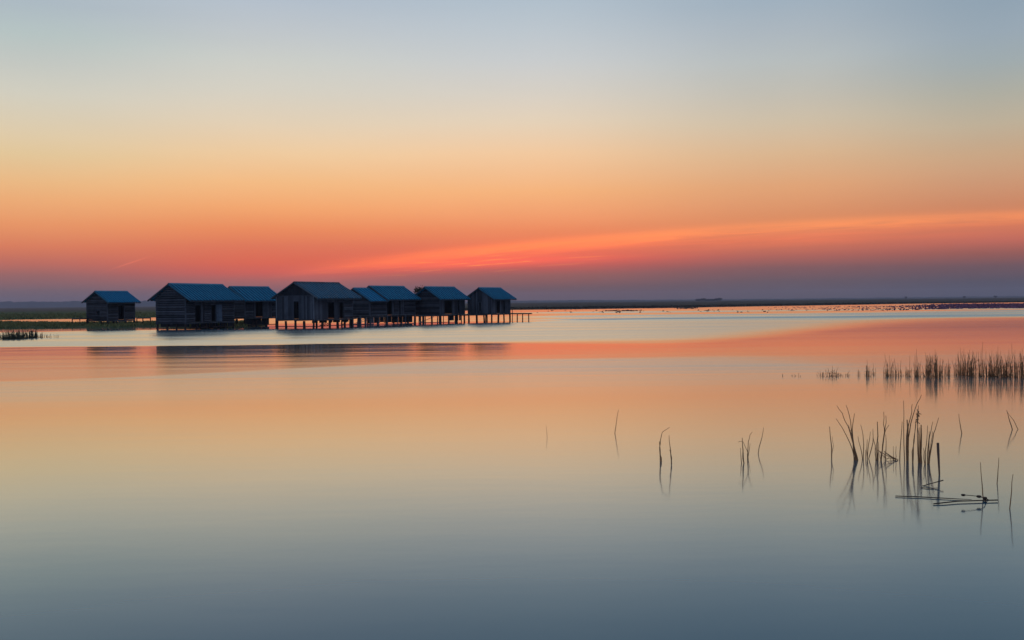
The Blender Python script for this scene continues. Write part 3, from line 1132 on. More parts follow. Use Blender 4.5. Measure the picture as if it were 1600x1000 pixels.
    for s_ in (-1, 1):
        p = [(x0 - .03, Wd / 2, zr + 0.13), (x1 + .03, Wd / 2, zr + 0.13), (x1 + .03, Wd / 2 + s_ * 0.22, zr + 0.105 - 0.22 * sl), (x0 - .03, Wd / 2 + s_ * 0.22, zr + 0.105 - 0.22 * sl)]
        pp = p + [(q[0], q[1], q[2] - 0.02) for q in p]
        rc.poly(pp, [(0, 1, 2, 3), (7, 6, 5, 4), (0, 4, 5, 1), (2, 6, 7, 3), (1, 5, 6, 2), (0, 3, 7, 4)])
    rc.build('ridge_cap', M_trim_blue if k != 4 else M_barge, roof)
    # barge boards on the near gable; pale one on the front slope
    for side in (0, 1):
        bb = MB()
        y_e = -oe if side == 0 else Wd + oe
        bb.bar((x0 - 0.03, y_e, ze - 0.02), (x0 - 0.03, Wd / 2 + (0.0 if side else 0.0), zr - 0.02), 0.05, 0.17)
        bb.build('barge_board', M_barge if k == 6 or side else trim, roof)
    for side in (0, 1):
        bb = MB()
        y_e = -oe if side == 0 else Wd + oe
        bb.bar((x1 + 0.01, y_e, ze - 0.02), (x1 + 0.01, Wd / 2, zr - 0.02), 0.04, 0.14)
        bb.build('barge_board', M_barge, roof)
    # eave board and rafter tails
    eb = MB()
    eb.box(x0, x1, -oe + 0.03, -oe + 0.06, ze - 0.15, ze - 0.035)
    eb.build('eave_board', M_barge, roof)
    rt0 = MB()
    rt0.bar((0, -oe + .1, ze - 0.07 + 0.1 * sl), (0, 0.2, ze - 0.07 + (oe + .2) * sl), 0.06, 0.09)
    rf0 = None
    nr_ = max(3, round(L / 1.1))
    for i in range(nr_ + 1):
        a = 0.05 + (L - .1) * i / nr_
        if rf0 is None:
            rf0 = rt0.build('rafter', M_barge, hut)
            rf0.location = (a, 0, 0)
        else:
            linkcopy(rf0, hut, (a, 0, 0))
    for y, z in ((-oe + 0.25, ze + 0.25 * sl - 0.09), (Wd + oe - 0.3, ze + 0.3 * sl - 0.09)):
        rt = MB()
        rt.bar((x0 + 0.02, y, z), (0.1, y, z), 0.07, 0.10)
        rt.build('purlin', M_barge, hut)
    return hut


for k in HUTS:
    build_hut(k)


# ------------------------------------------------------------------ walkways and pier
def walkway(name, p, q, width, z, nposts, label, cat, seed, posts_px=None, rails=True, zvar=0.012, two=False, pm_=None):
    p, q = Vector((p[0], p[1], 0)), Vector((q[0], q[1], 0))
    d = q - p
    L = d.length
    o = empty(name, p, math.atan2(d.y, d.x))
    tag(o, label, cat)
    rnd = random.Random(seed)
    dk = MB()
    a = 0
    while a < L:
        w = rnd.uniform(0.14, 0.2)
        dk.box(a, min(a + w, L), -rnd.uniform(0, .07), width + rnd.uniform(0, .06), z - 0.04, z + rnd.uniform(-zvar, zvar))
        a += w + 0.015
    dk.build('deck', M_deck, o)
    bm_ = MB()
    for y in (0.06, width - 0.1):
        bm_.bar((0, y, z - 0.10), (L, y, z - 0.10), 0.06, 0.11)
    bm_.build('beam', M_pile, o)
    first = None
    for i in range(nposts):
        a = 0.06 + (L - 0.12) * i / max(nposts - 1, 1)
        for y in ((0.02, width - 0.06) if two else (0.02,)):
            a2 = min(max(a + rnd.uniform(-.15, .15), 0.05), L - 0.05) if 0 < i < nposts - 1 else a
            if first is None:
                pm = MB()
                pm.tube([(0, 0, -0.6), (0, 0.01, 0.3), (0.01, 0, z - 0.045)], [0.075, 0.07, 0.065], 6)
                first = pm.build('post', pm_ or M_pile, o)
                first.location = (a2, y, 0)
            else:
                s_ = rnd.uniform(.8, 1.3)
                linkcopy(first, o, (a2, y, 0), (rnd.gauss(0, .02), rnd.gauss(0, .02), 0), (s_, s_, 1))
    if rails:
        rr = MB()
        rr.bar((0, -0.06, 0.16), (L, -0.06, 0.13), 0.05, 0.09)
        rr.bar((0.2, -0.07, 0.2), (min(L, 2.2), -0.07, z - 0.2), 0.04, 0.06)
        rr.build('brace', M_plank, o)
    return o


walkway('walkway', (-19.9, 123.6), (-12.6, 128.6), 1.3, 1.26, 8, 'pale-edged plank walkway in front of the huts just right of the largest hut', 'walkway', 1, pm_=M_plank)
walkway('landing_stage', (-19.4, 121.2), (-17.0, 122.2), 1.0, 1.10, 4, 'small lower plank landing on thin posts at the right end of the largest hut', 'landing', 2, two=True, pm_=M_post)
walkway('walkway', (-12.3, 131.2), (-7.6, 134.0), 0.9, 1.12, 7, 'plank walkway on close-set stilts leading to the second hut from the right', 'walkway', 3)
walkway('walkway', (-7.0, 136.6), (-3.6, 137.6), 0.9, 1.10, 4, 'short plank bridge joining the two rightmost huts', 'walkway', 4, rails=False)
pier = walkway('pier', (-0.3, 139.8), (2.36, 138.1), 0.9, 1.20, 4, 'short wooden pier on thin posts reaching right from the rightmost hut', 'pier', 5, rails=False)
walkway('walkway', (at(112, 500, 135).x, 135), (at(135, 500, 135).x, 135.4), 0.8, 1.16, 3, 'low plank walkway on the bank left of the smallest hut', 'walkway', 6, rails=False)
walkway('walkway', (at(213, 500, 138).x, 138), (at(233, 500, 138).x, 138.5), 0.8, 1.13, 3, 'low plank walkway between the smallest hut and the long log hut', 'walkway', 7, rails=False)
# mooring post by the pier
mp = MB()
q = water_at(800.5, 503.5)
mp.tube([(q.x, 137.6, -0.5), (q.x + .02, 137.6, 1.0), (q.x, 137.62, 1.75)], [0.06, 0.055, 0.045], 7)
tag(mp.build('mooring_post', M_pile), 'tall thin post standing in the water where the pier leaves the rightmost hut', 'post')


# tree behind the huts
def leafy_tree(loc, H_, cw, ch, n, leaf, label):
    o = empty('tree', loc)
    tag(o, label, 'tree')
    rnd = random.Random(5)
    tk = MB()
    tk.tube([(0, 0, -.4), (0.1, 0, H_ * .35), (-0.05, 0.05, H_ * .6), (0.1, 0, H_ * .9)], [0.16, 0.13, 0.09, 0.02], 8)
    tips = []
    for i in range(16):
        z = H_ * rnd.uniform(.45, .85)
        a = rnd.uniform(0, 6.28)
        r_ = cw * .5 * rnd.uniform(.5, 1)
        e = Vector((math.cos(a) * r_, math.sin(a) * r_ * .8, min(H_ * 1.0, z + ch * rnd.uniform(.1, .45))))
        tk.tube([(0, 0, z * .9), (e.x * .5, e.y * .5, (z + e.z) * .5), e], [0.05, 0.03, 0.01], 5)
        tips.append(e)
    tk.build('trunk', M_bark, o)
    c_ = MB()
    for i in range(n):
        e = rnd.choice(tips)
        p = e + Vector((rnd.gauss(0, cw * .10), rnd.gauss(0, cw * .10), rnd.gauss(0, ch * .13)))
        s1 = Vector((rnd.gauss(0, 1), rnd.gauss(0, 1), rnd.gauss(0, 1))).normalized() * leaf
        s2 = s1.orthogonal().normalized() * leaf * .5
        c_.poly([p - s1, p + s2, p + s1, p - s2], [(0, 1, 2, 3)])
    c_.build('crown', M_leaf, o)
    return o


tp = at(656, 470, 158)
leafy_tree((tp.x, 158, 0.0), 5.45, 1.8, 1.9, 1100, 0.13, 'small bushy tree rising behind the gable of the second hut from the right')

# ------------------------------------------------------------------ reeds
JIT = random.Random(11)


def reed_stem(mb, pts_px, D, r, root=None, dj=0.0):
    """a stem as a polyline through photo pixels on the plane at distance D; last point is where it meets the water"""
    P = []
    n = len(pts_px)
    for i, (x, y) in enumerate(pts_px):
        fr_ = 1 - i / max(n - 1, 1)
        P.append(at(x, y, D + dj * fr_))
    P[-1].z = min(P[-1].z, 0.0)
    low = P[-1] + (P[-1] - P[-2]).normalized() * 0.12
    low.z = min(low.z, -0.12)
    P.append(low)
    # refine with a slight natural wobble
    Q = []
    for a, b in zip(P[:-1], P[1:]):
        Q.append(a)
        if (b - a).length > 0.12:
            mid = (a + b) / 2
            mid += Vector((JIT.gauss(0, .004), JIT.gauss(0, .006), 0))
            Q.append(mid)
    Q.append(P[-1])
    m_ = len(Q)
    rad = [r * 1.18 * (0.5 + 0.6 * min(1, i / (m_ * 0.5))) for i in range(m_)]
    mb.tube(Q, rad, 5)


def near_thing(stems, label, cat='reed', name='reed', r=0.0065, material=None, base=None, group=None, extra=None):
    bx, by = base
    D = water_at(bx, by).y
    mb = MB()
    for s in stems:
        pts = s if not isinstance(s, dict) else s['p']
        rr = r if not isinstance(s, dict) else s.get('r', r)
        dj = JIT.uniform(-.15, .15)
        reed_stem(mb, pts, D, rr, dj=dj)
    if extra:
        extra(mb, D)
    o = mb.build(name, material or M_reed)
    return tag(o, label, cat, group)


G_single = 'dry reed stems standing alone in the shallow water'
near_thing([[(853.3, 665), (854.2, 674), (854.9, 683)]], 'faint hair-thin reed stem, farthest left of all in the open water', base=(854.9, 683), r=0.0035, group=G_single)
near_thing([[(966.4, 640.3), (963, 660.5), (960.6, 677)]], 'single thin reed leaning right, second from the left in the open water', base=(960.6, 677), r=0.006, group=G_single)
near_thing([[(1046.3, 667.7), (1039.3, 672.2), (1034.8, 675.2), (1032, 687.5), (1030.6, 700), (1031.2, 710), (1033.7, 721)],
            dict(p=[(1030.3, 689.5), (1031.5, 704), (1031.8, 721)], r=0.009)],
           'dark doubled reed stalk with a tip bent over to the right', base=(1032.5, 721), name='bent_reed', r=0.006, group=G_single)
near_thing([[(1045.4, 680.3), (1046.8, 697), (1048, 709), (1049.4, 723.5)], [(1045.6, 702.7), (1047.0, 704), (1047.8, 708), (1048.6, 716)]],
           'slim upright reed just right of the stalk with the bent tip', base=(1049.4, 723.5), r=0.0065, group=G_single)
near_thing([dict(p=[(1159.7, 684), (1160.3, 697), (1160.8, 710.4), (1162.4, 724)], r=.008), [(1153.3, 691), (1156, 689.6), (1160, 690), (1160.5, 700), (1161.5, 715), (1162.2, 724)],
            [(1157.2, 700), (1157.6, 712), (1158.9, 724.8)], [(1160.8, 689.6), (1164, 697), (1168.3, 706.4), (1168.6, 712), (1168.2, 718)]],
           'left reed of the close pair, with a broken stem slanting across to its neighbour', name='broken_reed', base=(1161, 724), r=0.0055, group=G_single)
near_thing([[(1175.7, 674.9), (1172, 679), (1169.3, 689.6), (1168.5, 704), (1168, 716)], [(1172, 692.8), (1170.2, 705.6), (1168.4, 716)]],
           'right reed of the close pair, its top curling to the right', name='curled_reed', base=(1168, 716), r=0.0055, group=G_single)
near_thing([[(1193, 668), (1191.4, 679), (1188.8, 689.6), (1184.6, 709)]], 'thin reed leaning right beside the close pair of broken reeds', base=(1184.6, 709), r=0.0055, group=G_single)
near_thing([dict(p=[(1296.3, 666.4), (1297.3, 681.6), (1299.5, 700.8), (1299.4, 716)], r=.0075), [(1300.5, 682), (1301, 690), (1302.4, 696.8), (1300.5, 705), (1299.6, 716)]],
           'lone upright reed with a hanging leaf, left of the fan-shaped reed clump', base=(1299.4, 716), r=0.004, group=G_single)
near_thing([[(1498.2, 646.5), (1499.4, 658), (1501.2, 669), (1502.8, 677.5)]], 'straight single reed between the large near clump and the folded reed', base=(1502.8, 677.5), r=0.0065, group=G_single)
near_thing([dict(p=[(1572.8, 640.5), (1575, 648), (1577.6, 658), (1581.8, 669)], r=.0075), [(1574, 644), (1580, 652), (1586, 661), (1591, 671.5)]],
           'folded reed whose two halves meet at a peak, near the right edge', name='folded_reed', base=(1586, 671), r=0.0055, group=G_single)
near_thing([[(1532, 722.3), (1533.4, 745), (1535.2, 765), (1536.5, 780)]], 'upright reed rising through the floating sticks', base=(1536.5, 780), r=0.0058, group=G_single)
near_thing([[(1560.6, 715.1), (1559.4, 735), (1557.9, 755.6)]], 'upright reed standing just past the right tip of the floating sticks', base=(1557.9, 755.6), r=0.0055, group=G_single)
near_thing([[(1582.9, 740.8), (1580.6, 768), (1577.7, 795.2)]], 'lowest and nearest single reed, at the right edge of the view', base=(1577.7, 795.2), r=0.0058, group=G_single)
near_thing([[(1395.7, 697.2), (1396, 708), (1396.6, 718.8)]], 'short thin reed at the tip of the collapsed reed bundle, left one of two', base=(1396.6, 718.8), r=0.0045, group=G_single)
near_thing([[(1400.2, 697), (1399.6, 708), (1399.4, 718.8)]], 'short thin reed at the tip of the collapsed reed bundle, right one of two', base=(1399.4, 718.8), r=0.0045, group=G_single)

G_clump = 'near reed clumps at the right'
near_thing([[(1307.6, 633.6), (1316, 645.6), (1325.6, 667.2), (1331.6, 688.8), (1337.6, 708), (1340.5, 719)],
            [(1306.4, 654), (1316, 668.4), (1328, 692.4), (1333.3, 708), (1336, 719)],
            [(1322, 633), (1326.8, 648), (1330, 669.6), (1334, 693.6), (1338.3, 719)],
            [(1335.2, 646), (1333.3, 657.6), (1331.6, 672), (1334, 696), (1337, 719)],
            [(1326, 664), (1330.5, 682), (1334.5, 700), (1339.5, 719)], [(1330, 676), (1335, 698), (1338, 719)], [(1329, 672), (1332.5, 690), (1334.5, 719)]],
           'fan-shaped reed clump whose stems lean up to the left', name='reed_clump', base=(1338, 719), r=0.0065, group=G_clump)
near_thing([[(1344.8, 663.6), (1348.4, 679.2), (1349.6, 696), (1348.9, 716)], [(1340.5, 681.6), (1344.3, 698.4), (1347.7, 716)], [(1360, 674.4), (1356.8, 696), (1355, 718)],
            [(1355, 686.4), (1354, 705), (1355.4, 718)], [(1352.3, 703), (1352.8, 718)], [(1364, 670), (1364.3, 683), (1362, 700), (1357, 718)]],
           'thin open reed clump between the fan-shaped clump and the collapsed bundle', name='reed_clump', base=(1352, 717), r=0.0058, group=G_clump)


def tangle(mb, D):
    r_ = random.Random(3)
    A, B, C_ = at(1376, 704, D), at(1402.5, 718.4, D), at(1374, 718, D)
    for i in range(4):
        a = A + Vector((r_.uniform(-.04, .06), r_.uniform(-.1, .1), r_.uniform(-.04, .03)))
        b = B + Vector((r_.uniform(-.05, .01), r_.uniform(-.1, .1), 0.005))
        mid = (a + b) / 2 + Vector((r_.uniform(-.05, .03), 0, r_.uniform(-.05, .0)))
        mb.tube([a, mid, b], 0.0045, 5)
    for i in range(9):
        u = r_.uniform(0, .85)
        a = A.lerp(B, u) + Vector((0, r_.uniform(-.1, .1), -0.01))
        b = C_.lerp(B, min(1, u + r_.uniform(-.15, .25)))
        b.z = 0.0
        c = (a + b) / 2 + Vector((r_.uniform(-.04, .04), 0, r_.uniform(-.02, .02)))
        mb.tube([a, c, b], 0.0035, 5)


near_thing([dict(p=[(1370.8, 658.8), (1371.7, 681.6), (1370.3, 705.6), (1371, 719)], r=.010), [(1364, 682.8), (1367.6, 696), (1369, 719)], [(1372.5, 690), (1373, 705), (1372, 719)],
            [(1380.8, 643.2), (1380.4, 662.4), (1382, 674.4), (1379, 696), (1377, 719)], [(1384.2, 649.2), (1382.8, 669.6), (1381, 684), (1376.5, 719)],
            [(1389.2, 663.6), (1383.7, 672), (1381.5, 682), (1378, 706), (1376, 719)], [(1384, 679), (1384.4, 700), (1383.5, 719)], [(1368.5, 700), (1367.5, 710), (1368.5, 719)]],
           'reed clump with a collapsed bundle of bent stems folded down on its right', name='reed_clump', base=(1375, 719), r=0.0065, group=G_clump, extra=tangle)
near_thing([[(1409.7, 658.8), (1407.3, 691.2), (1405.8, 719)], dict(p=[(1411.8, 626), (1412, 667.2), (1413.3, 719)], r=.0065),
            dict(p=[(1417.3, 655.7), (1417.0, 681.6), (1417.5, 719)], r=.014), dict(p=[(1419.5, 662), (1418.5, 690), (1418.8, 719)], r=.009),
            [(1425.3, 631.2), (1424.8, 643.2), (1420.5, 660), (1418.3, 682), (1418.5, 719)], [(1439.7, 616.8), (1433.7, 628.8), (1427.7, 645.6), (1422.9, 662.4), (1419.5, 684), (1418.6, 719)]],
           'tall dense reed clump with one long stem arching highest to the right', name='reed_clump', base=(1414, 719.5), r=0.0068, group=G_clump)


def seedhead(mb, D):
    r_ = random.Random(8)
    for i in range(26):
        a = at(r_.gauss(1434.3, 1.0), r_.uniform(643, 660), D)
        b = a + Vector((r_.gauss(0, .02), r_.gauss(0, .02), r_.uniform(-.05, .05)))
        mb.tube([a, b], 0.006, 5)


near_thing([[(1431.3, 662.4), (1428.4, 691.2), (1425.3, 706), (1425.8, 722)], [(1435.1, 633.6), (1434, 660), (1433.7, 690), (1435, 722)], [(1433, 650), (1435.6, 680), (1436.2, 722)],
            dict(p=[(1439.2, 663.6), (1439.2, 695), (1439.4, 722)], r=.014), dict(p=[(1437.2, 668), (1437.4, 700), (1437.8, 722)], r=.008), [(1431, 655), (1429.5, 675), (1427.2, 700), (1426.5, 722)]],
           'reed clump with a ragged dark seed head and a thick stake-like stem', name='reed_clump', base=(1434, 723), r=0.0065, group=G_clump, extra=seedhead)
near_thing([[(1449.3, 664.8), (1448.3, 685), (1445.7, 705.6), (1446, 725)], [(1457.7, 658.8), (1455, 672), (1451.7, 686), (1451, 725)], [(1466.8, 652.3), (1463, 665), (1458.9, 676.8), (1454.9, 702), (1452, 725)],
            [(1452, 674), (1451, 690), (1449, 710), (1449.4, 725)], [(1456.8, 674), (1455, 690), (1452, 710), (1450.8, 725)], [(1443, 700), (1443.6, 712), (1445, 725)]],
           'rightmost near reed clump, slender stems spreading up to the right above the short stake', name='reed_clump', base=(1449.5, 725), r=0.0062, group=G_clump)

# the stake and floating sticks
D = water_at(1467.8, 741.5).y
mb = MB()
mb.tube([at(1465.4, 692, D), at(1465.9, 705, D), at(1466.8, 722, D), at(1467.8, 742, D), at(1468.2, 752, D)], [0.021, 0.021, 0.017, 0.013, 0.012], 8)
tag(mb.build('wooden_stake', M_stake), 'short thick brown stake, broader at its cut top, in front of the near reed clumps', 'stake')


def lying(pts, r, label, name='floating_stick', z=None):
    mb_ = MB()
    P = []
    for (x, y, h) in pts:
        # point at height h above the water seen at pixel x,y
        d = ray(x, y)
        tt = (h - CH) / d.z
        P.append(Vector((0, 0, CH)) + d * tt)
    mb_.tube(P, [q * 0.68 for q in r], 6)
    return tag(mb_.build(name, M_stick), label, 'stick', 'sticks lying in the shallow water')


lying([(1398.9, 775, .012), (1430, 776, .012), (1457.4, 777.4, .012), (1490, 779.2, .012), (1518, 780.6, .008)], [0.010, .011, .011, .009, .006], 'longest floating stick, lying almost level across the water')
lying([(1458.5, 787.3, .012), (1475, 785.4, .018), (1497, 783.1, .02), (1534.8, 781.9, .02), (1559, 781.3, .02)], [0.012, .013, .012, .012, .013], 'shorter dark floating stick crossing the tip of the longest one')
lying([(1438, 760.5, -0.01), (1450, 756.9, .02), (1462, 753.6, .055), (1473.8, 750.4, .085)], [0.010, .010, .010, .013], 'short slanting stick rising from the water beside the stake')
lying([(1438.5, 761.5, .008), (1452, 763, .01), (1465, 762.6, .01)], [0.008, .009, .007], 'small stick floating flat under the slanting stick')

# lotus stalk with seed pods
D = water_at(1520, 786).y


def ball(mb_, c, rx_, rz_, n=8):
    rows = []
    V_ = []
    for j in range(1, n):
        ph = math.pi * j / n
        for i in range(n):
            a = 2 * math.pi * i / n
            V_.append((c[0] + rx_ * math.sin(ph) * math.cos(a), c[1] + rx_ * math.sin(ph) * math.sin(a), c[2] + rz_ * math.cos(ph) * (1.0 if math.cos(ph) < 0 else 0.6)))
    V_ += [(c[0], c[1], c[2] + rz_ * .6), (c[0], c[1], c[2] - rz_)]
    F_ = []
    for j in range(n - 2):
        for i in range(n):
            F_.append((j * n + i, (j + 1) * n + i, (j + 1) * n + (i + 1) % n, j * n + (i + 1) % n))
    t_, b_ = (n - 1) * n, (n - 1) * n + 1
    for i in range(n):
        F_.append((i, (i + 1) % n, t_))
        F_.append(((n - 2) * n + i, b_, (n - 2) * n + (i + 1) % n))
    mb_.poly(V_, F_)


base = at(1505, 785, D)
lot = empty('lotus_stalk', (base.x, D, 0))
tag(lot, 'drooping lotus stalk with two round dark seed pods, above the crossing floating sticks', 'lotus')
off = Vector((base.x, D, 0))
mb = MB()
PL = [at(1504, 773.2, D), at(1516, 774.2, D), at(1530, 775.6, D), at(1538, 778.6, D), at(1541, 786, D)]
mb.tube([p - off for p in PL], [0.005, .005, .005, .006, .006], 5)
mb.build('stalk', M_stick, lot)
for (x, y, s) in ((1505, 773.1, .026), (1529.6, 775.4, .030)):
    mb = MB()
    c = at(x, y, D) - off
    ball(mb, c, s * 1.15, s * .75)
    mb.build('seed_pod', M_stick, lot, True)
base = water_at(1539, 782)
mb = MB()
ball(mb, (base.x, base.y, 0.035), .030, .026)
mb.tube([(base.x - .05, base.y - .05, 0.0), (base.x, base.y, .03), (base.x + .07, base.y + .03, 0.0)], .006, 5)
tag(mb.build('lotus_pod', M_stick, None, True), 'dark seed pod resting where the floating sticks cross', 'seed pod')


# ---- clumps of reeds generated from a spec
def make_clump(px0, px1, pyt, pyb, n, label, group, material=M_reed_far, r=0.0082, lean=0.085, leaf=True, name='reed_clump', bushy=0.5, spd=0.5, tall=(), dens=0.62):
    c = water_at((px0 + px1) / 2, pyb)
    D_ = c.y
    w = (px1 - px0) / FPX * D_
    H_ = (pyb - pyt) / FPX * D_
    rnd = random.Random(int(px0 * 13 + n))
    mb_ = MB()
    for i in range(max(2, int(n * dens))):
        x = c.x + rnd.uniform(-.5, .5) * w * 0.86
        y = D_ + rnd.uniform(-.5, .5) * spd
        h = H_ * (rnd.uniform(0.35, 1.0) ** 0.8)
        lx = rnd.gauss(0, lean) * h + (x - c.x) * 0.12
        ly = rnd.gauss(0, lean) * h
        rr = r * rnd.uniform(.65, 1.15)
        p0 = Vector((x, y, -.12))
        p1 = Vector((x + lx * .35, y + ly * .3, h * .55))
        p2 = Vector((x + lx, y + ly, h))
        kink = rnd.random() < 0.22
        if kink:
            p2 = p1 + Vector((rnd.choice((-1, 1)) * h * .22, 0, h * rnd.uniform(-.15, .12)))
        mb_.tube([p0, p1, p2], [rr, rr * .85, rr * .5], 4)
        if leaf:
            for q in range(rnd.randint(0, 2)):
                u = rnd.uniform(.25, .85)
                a = p0.lerp(p2, u)
                dd = rnd.choice((-1, 1))
                ll = h * rnd.uniform(.10, .25)
                b = a + Vector((dd * ll * .35, rnd.gauss(0, .03), ll * .8))
                mb_.tube([a, b], [rr * .7, rr * .25], 3)
    for i in range(int(n * bushy)):
        x = c.x + rnd.uniform(-.55, .55) * w
        y = D_ + rnd.uniform(-.5, .5) * spd
        h = H_ * rnd.uniform(.1, .38)
        a = Vector((x, y, -.05))
        b = a + Vector((rnd.gauss(0, .35) * h, rnd.gauss(0, .2) * h, h))
        mb_.tube([a, b], [r * .9, r * .4], 3)
    for (tx, ty) in tall:
        b = at(tx, ty, D_)
        bx_ = at((px0 + px1) / 2 * .5 + tx * .5, pyb, D_)
        mb_.tube([(bx_.x, D_, -.1), (bx_.x * .6 + b.x * .4, D_, b.z * .5), b], [r, r * .8, r * .4], 4)
    o = mb_.build(name, material)
    return tag(o, label, 'reeds', group)


GF = 'reed clumps of the far row at the right edge'
ords = ['first', 'second', 'third', 'fourth', 'fifth', 'sixth', 'seventh', 'eighth', 'ninth', 'tenth', 'eleventh', 'twelfth', 'thirteenth', 'fourteenth', 'fifteenth', 'sixteenth', 'seventeenth',
        'eighteenth', 'nineteenth', 'twentieth', 'twenty-first']
rowspec = [
    # px0, px1, top, base, n, tall stems, look
    (1380.5, 1398, 558, 588, 26, ((1382.3, 552), (1389.5, 555), (1392.5, 560)), 'ragged open clump with three taller stems'),
    (1397, 1411, 572, 587.5, 16, ((1408, 562.5), (1403, 567)), 'low clump with a stem leaning right'),
    (1417, 1425, 569, 588, 20, ((1421.6, 555),), 'small bushy clump with one spike'),
    (1429, 1432, 557, 588, 5, ((1429.6, 554), (1432, 545)), 'pair of thin bare stems'),
    (1431.5, 1438, 562, 589, 20, ((1433.5, 557),), 'narrow pointed clump'),
    (1445.5, 1454.5, 552, 589, 46, ((1446, 550), (1452.5, 552)), 'dense upright clump'),
    (1459.5, 1469.5, 553, 590, 54, ((1461, 545), (1463.5, 551)), 'dense dark clump with a tall wispy tip'),
    (1470.5, 1474.5, 563, 588, 10, ((1472.6, 561),), 'slim clump of few stems'),
    (1479, 1486, 566, 587, 16, ((1482, 561),), 'small pointed clump'),
    (1493, 1499, 558, 587, 20, ((1497.5, 556),), 'slender clump'),
    (1499, 1505, 549, 587, 18, ((1500.5, 543), (1497, 549)), 'tall feathery clump'),
    (1505, 1510.5, 556, 587, 18, ((1506, 545), (1508, 553)), 'loose clump of thin stems'),
    (1511, 1522, 548, 588, 56, ((1515, 546), (1519.5, 548)), 'broad dense clump'),
    (1526.5, 1536, 557, 588, 22, ((1535.5, 534), (1528.5, 549), (1533, 545)), 'clump with one very tall stem leaning right'),
    (1537, 1544, 558, 588, 24, ((1540.5, 548),), 'short tufted clump'),
    (1545, 1552, 556, 588.5, 30, ((1546, 552), (1550, 547)), 'medium leafy clump'),
    (1552.5, 1560.5, 551, 589, 34, ((1559.5, 541), (1556.5, 549)), 'thick bristly clump'),
    (1560.5, 1568.5, 552, 589, 34, ((1563.5, 548),), 'thick rounded clump'),
    (1571, 1578.5, 549, 589, 34, ((1576.5, 546),), 'dense clump with a forked top'),
    (1579, 1588, 556, 589, 22, ((1580.8, 536), (1586, 547)), 'sparse clump with a tall spike'),
    (1590.5, 1603, 548, 590, 60, ((1597, 544), (1594, 549)), 'densest dark clump, cut by the frame edge'),
]
for i, (a, b, tp_, bp_, n, tall, look) in enumerate(rowspec):
    make_clump(a, b, tp_, bp_, n, '%s, %s from left in far reed row' % (look, ords[i]), GF, tall=tall)

make_clump(1352.5, 1360, 567, 588, 20, 'small dark reed tuft just left of the far right reed row', 'low outlying reed tufts', tall=((1354.8, 561),), name='reed_tuft')
make_clump(1362, 1367, 573, 586, 8, 'thin little reed tuft hugging the right side of the small dark tuft', 'low outlying reed tufts', tall=((1364.5, 567),), name='reed_tuft')
make_clump(1339.8, 1343.5, 578, 587, 5, 'tiny sprig of two or three stems left of the small dark tuft', 'low outlying reed tufts', tall=((1341.2, 576),), name='reed_tuft')
make_clump(1290, 1309, 577, 588, 34, 'spiky low reed tuft at the left end of the outlying tufts', 'low outlying reed tufts', lean=.35, tall=((1301, 571), (1310, 573), (1293.5, 575)), name='reed_tuft', bushy=1.0)
make_clump(1279, 1289, 580, 588, 12, 'sprawling low stems on the left side of the spiky tuft', 'low outlying reed tufts', lean=.5, tall=((1281, 579),), name='reed_tuft', bushy=1.0)
make_clump(1310, 1330, 583, 587.5, 22, 'flat line of short sprouts trailing right from the spiky tuft', 'low outlying reed tufts', lean=.3, tall=((1327.5, 579),), name='reed_tuft')
for (x, t_, b_, w_) in ((1221.5, 582, 588, 'leftmost'), (1237, 583, 587.5, 'second'), (1240.5, 583.5, 587.5, 'third'), (1247, 579.5, 588, 'rightmost and tallest')):
    make_clump(x - 1, x + 1, t_, b_, 3, '%s of four tiny reed sprouts well left of the spiky tuft' % w_, 'tiny reed sprouts', r=.006, name='reed_sprout', bushy=1)

# left-hand clumps
GL = 'reed clumps at the left edge'
make_clump(-9, 5, 516, 530, 60, 'green reed clump cut by the left edge of the view', GL, material=M_reedgreen, r=.02, spd=1.5, lean=.12, bushy=1)
make_clump(8, 22, 515, 530, 120, 'rounded bushy reed clump, leftmost of the three full ones', GL, material=M_reedgreen, r=.02, spd=1.5, lean=.14, bushy=1)
make_clump(25, 38, 514.5, 529.5, 120, 'middle of the three rounded bushy reed clumps', GL, material=M_reedgreen, r=.02, spd=1.5, lean=.14, bushy=1)
make_clump(42, 56, 514, 528.5, 130, 'rounded bushy reed clump, rightmost of the three full ones', GL, material=M_reedgreen, r=.02, spd=1.5, lean=.14, bushy=1)
make_clump(57, 71, 518, 528, 34, 'sparse low reeds right of the three bushy clumps', GL, r=.018, spd=1.5, lean=.15)
for x, w_ in zip((74, 76.5, 79, 83, 86.5, 91), ('leftmost', 'second', 'third', 'fourth', 'fifth', 'rightmost')):
    make_clump(x - .8, x + .8, 519.5, 528, 2, '%s of six thin lone reeds right of the sparse low reeds at left' % w_, 'thin lone reeds at left', r=.014, name='reed', leaf=False, bushy=0)


# ------------------------------------------------------------------ floating plants far out
def scatter_blobs(name, pts, material, label, cat):
    V_, F_ = [], []
    k = 0
    for (x, y, w, h) in pts:
        n = 5
        a0 = random.uniform(0, 6)
        for i in range(n):
            a = a0 + 2 * math.pi * i / n
            V_.append((x + w * math.cos(a), y + w * math.sin(a), -0.02))
        for i in range(n):
            a = a0 + 2 * math.pi * i / n + .5
            V_.append((x + w * .7 * math.cos(a), y + w * .7 * math.sin(a), h * random.uniform(.5, 1)))
        V_.append((x, y, h))
        for i in range(n):
            j = (i + 1) % n
            F_ += [(k + i, k + j, k + n + i), (k + j, k + n + j, k + n + i), (k + n + i, k + n + j, k + 2 * n)]
        k += 2 * n + 1
    me = bpy.data.meshes.new(name)
    me.from_pydata(V_, [], F_)
    me.materials.append(material)
    o = bpy.data.objects.new(name, me)
    COL.objects.link(o)
    return tag(o, label, cat, kind='stuff')


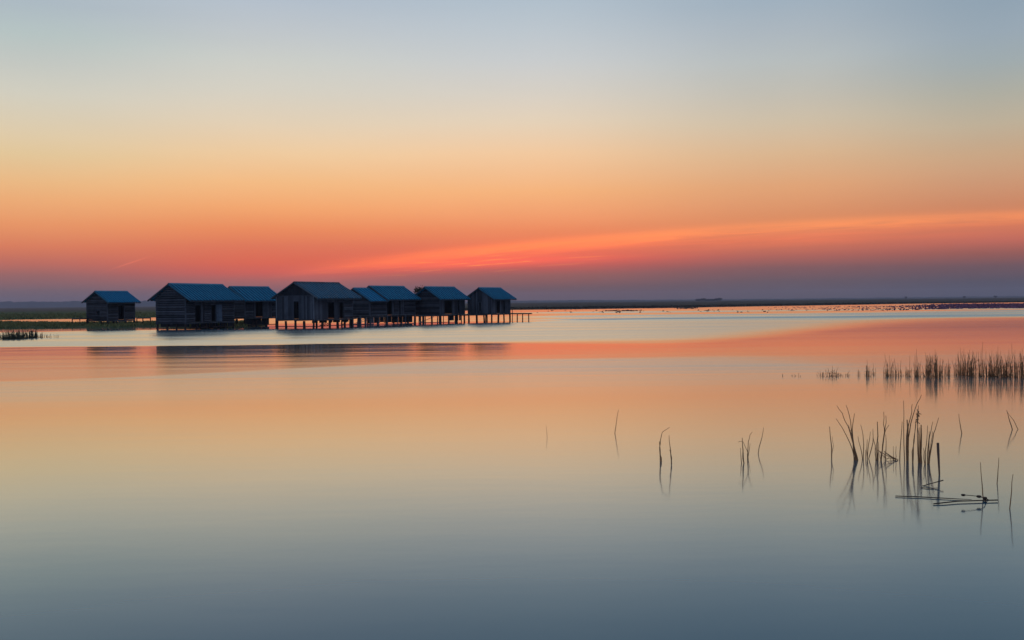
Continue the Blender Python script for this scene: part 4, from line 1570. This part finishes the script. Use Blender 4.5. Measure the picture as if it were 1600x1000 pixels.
pts = []
for _ in range(6500):
    px = 1600 + 60 - 460 * random.random() ** 1.6
    lo = np.interp(px, [1200, 1400, 1500, 1600, 1700], [480.5, 479.5, 479, 479, 479])
    hi = np.interp(px, [1200, 1400, 1500, 1600, 1700], [486, 485.0, 482.5, 481.5, 482])
    top_ = np.interp(px, [1200, 1400, 1450, 1600, 1700], [480, 478, 476.0, 474.8, 474.5])
    if random.random() < np.interp(px, [1200, 1420, 1600], [.25, .6, .9]):
        py = random.uniform(top_, lo + .5)
    else:
        py = random.uniform(lo, hi)
    if random.random() > np.interp(px, [1190, 1300, 1420, 1520, 1660], [.10, .2, .4, .9, 1]):
        continue
    q = water_at(px, py)
    k_ = float(np.interp(px, [1380, 1520], [.45, 1.0]))
    pts.append((q.x, q.y, random.uniform(.2, .5) * k_, random.uniform(.12, .5) * k_))
scatter_blobs('lotus_bed', pts, M_lotus, 'purplish bed of lotus plants on the far water at right', 'lotus bed')
pts = []
for _ in range(260):
    px = random.choice([random.gauss(985, 9), random.gauss(960, 12), random.uniform(830, 1200), random.gauss(1070, 9)])
    if 970 < px < 1000 or 945 < px < 962:
        py = random.gauss(485.6, .35)
    elif px > 1050 and px < 1090:
        py = random.gauss(481.8, .5)
    else:
        py = random.uniform(484, 489)
    q = water_at(px, py)
    pts.append((q.x, q.y, random.uniform(.12, .38), random.uniform(.05, .22)))
scatter_blobs('floating_weed', pts, M_float, 'scattered dark bits of floating weed on the far water', 'weed')

# ------------------------------------------------------------------ haze
HAZE = 1.45e-4
if HAZE > 0:
    hz = MB()
    hz.box(-6100, 6100, -60, 6150, -1.6, 58)
    M_haze, t, out = mat('haze')
    pv = t.new('ShaderNodeVolumePrincipled')
    pv.inputs['Color'].default_value = (0.74, 0.75, 0.93, 1)
    pv.inputs['Density'].default_value = HAZE
    pv.inputs['Anisotropy'].default_value = 0.2
    t.l.new(pv.outputs[0], out.inputs['Volume'])
    tag(hz.build('haze', M_haze), 'thin evening haze over the lake and marsh', 'haze', kind='stuff')
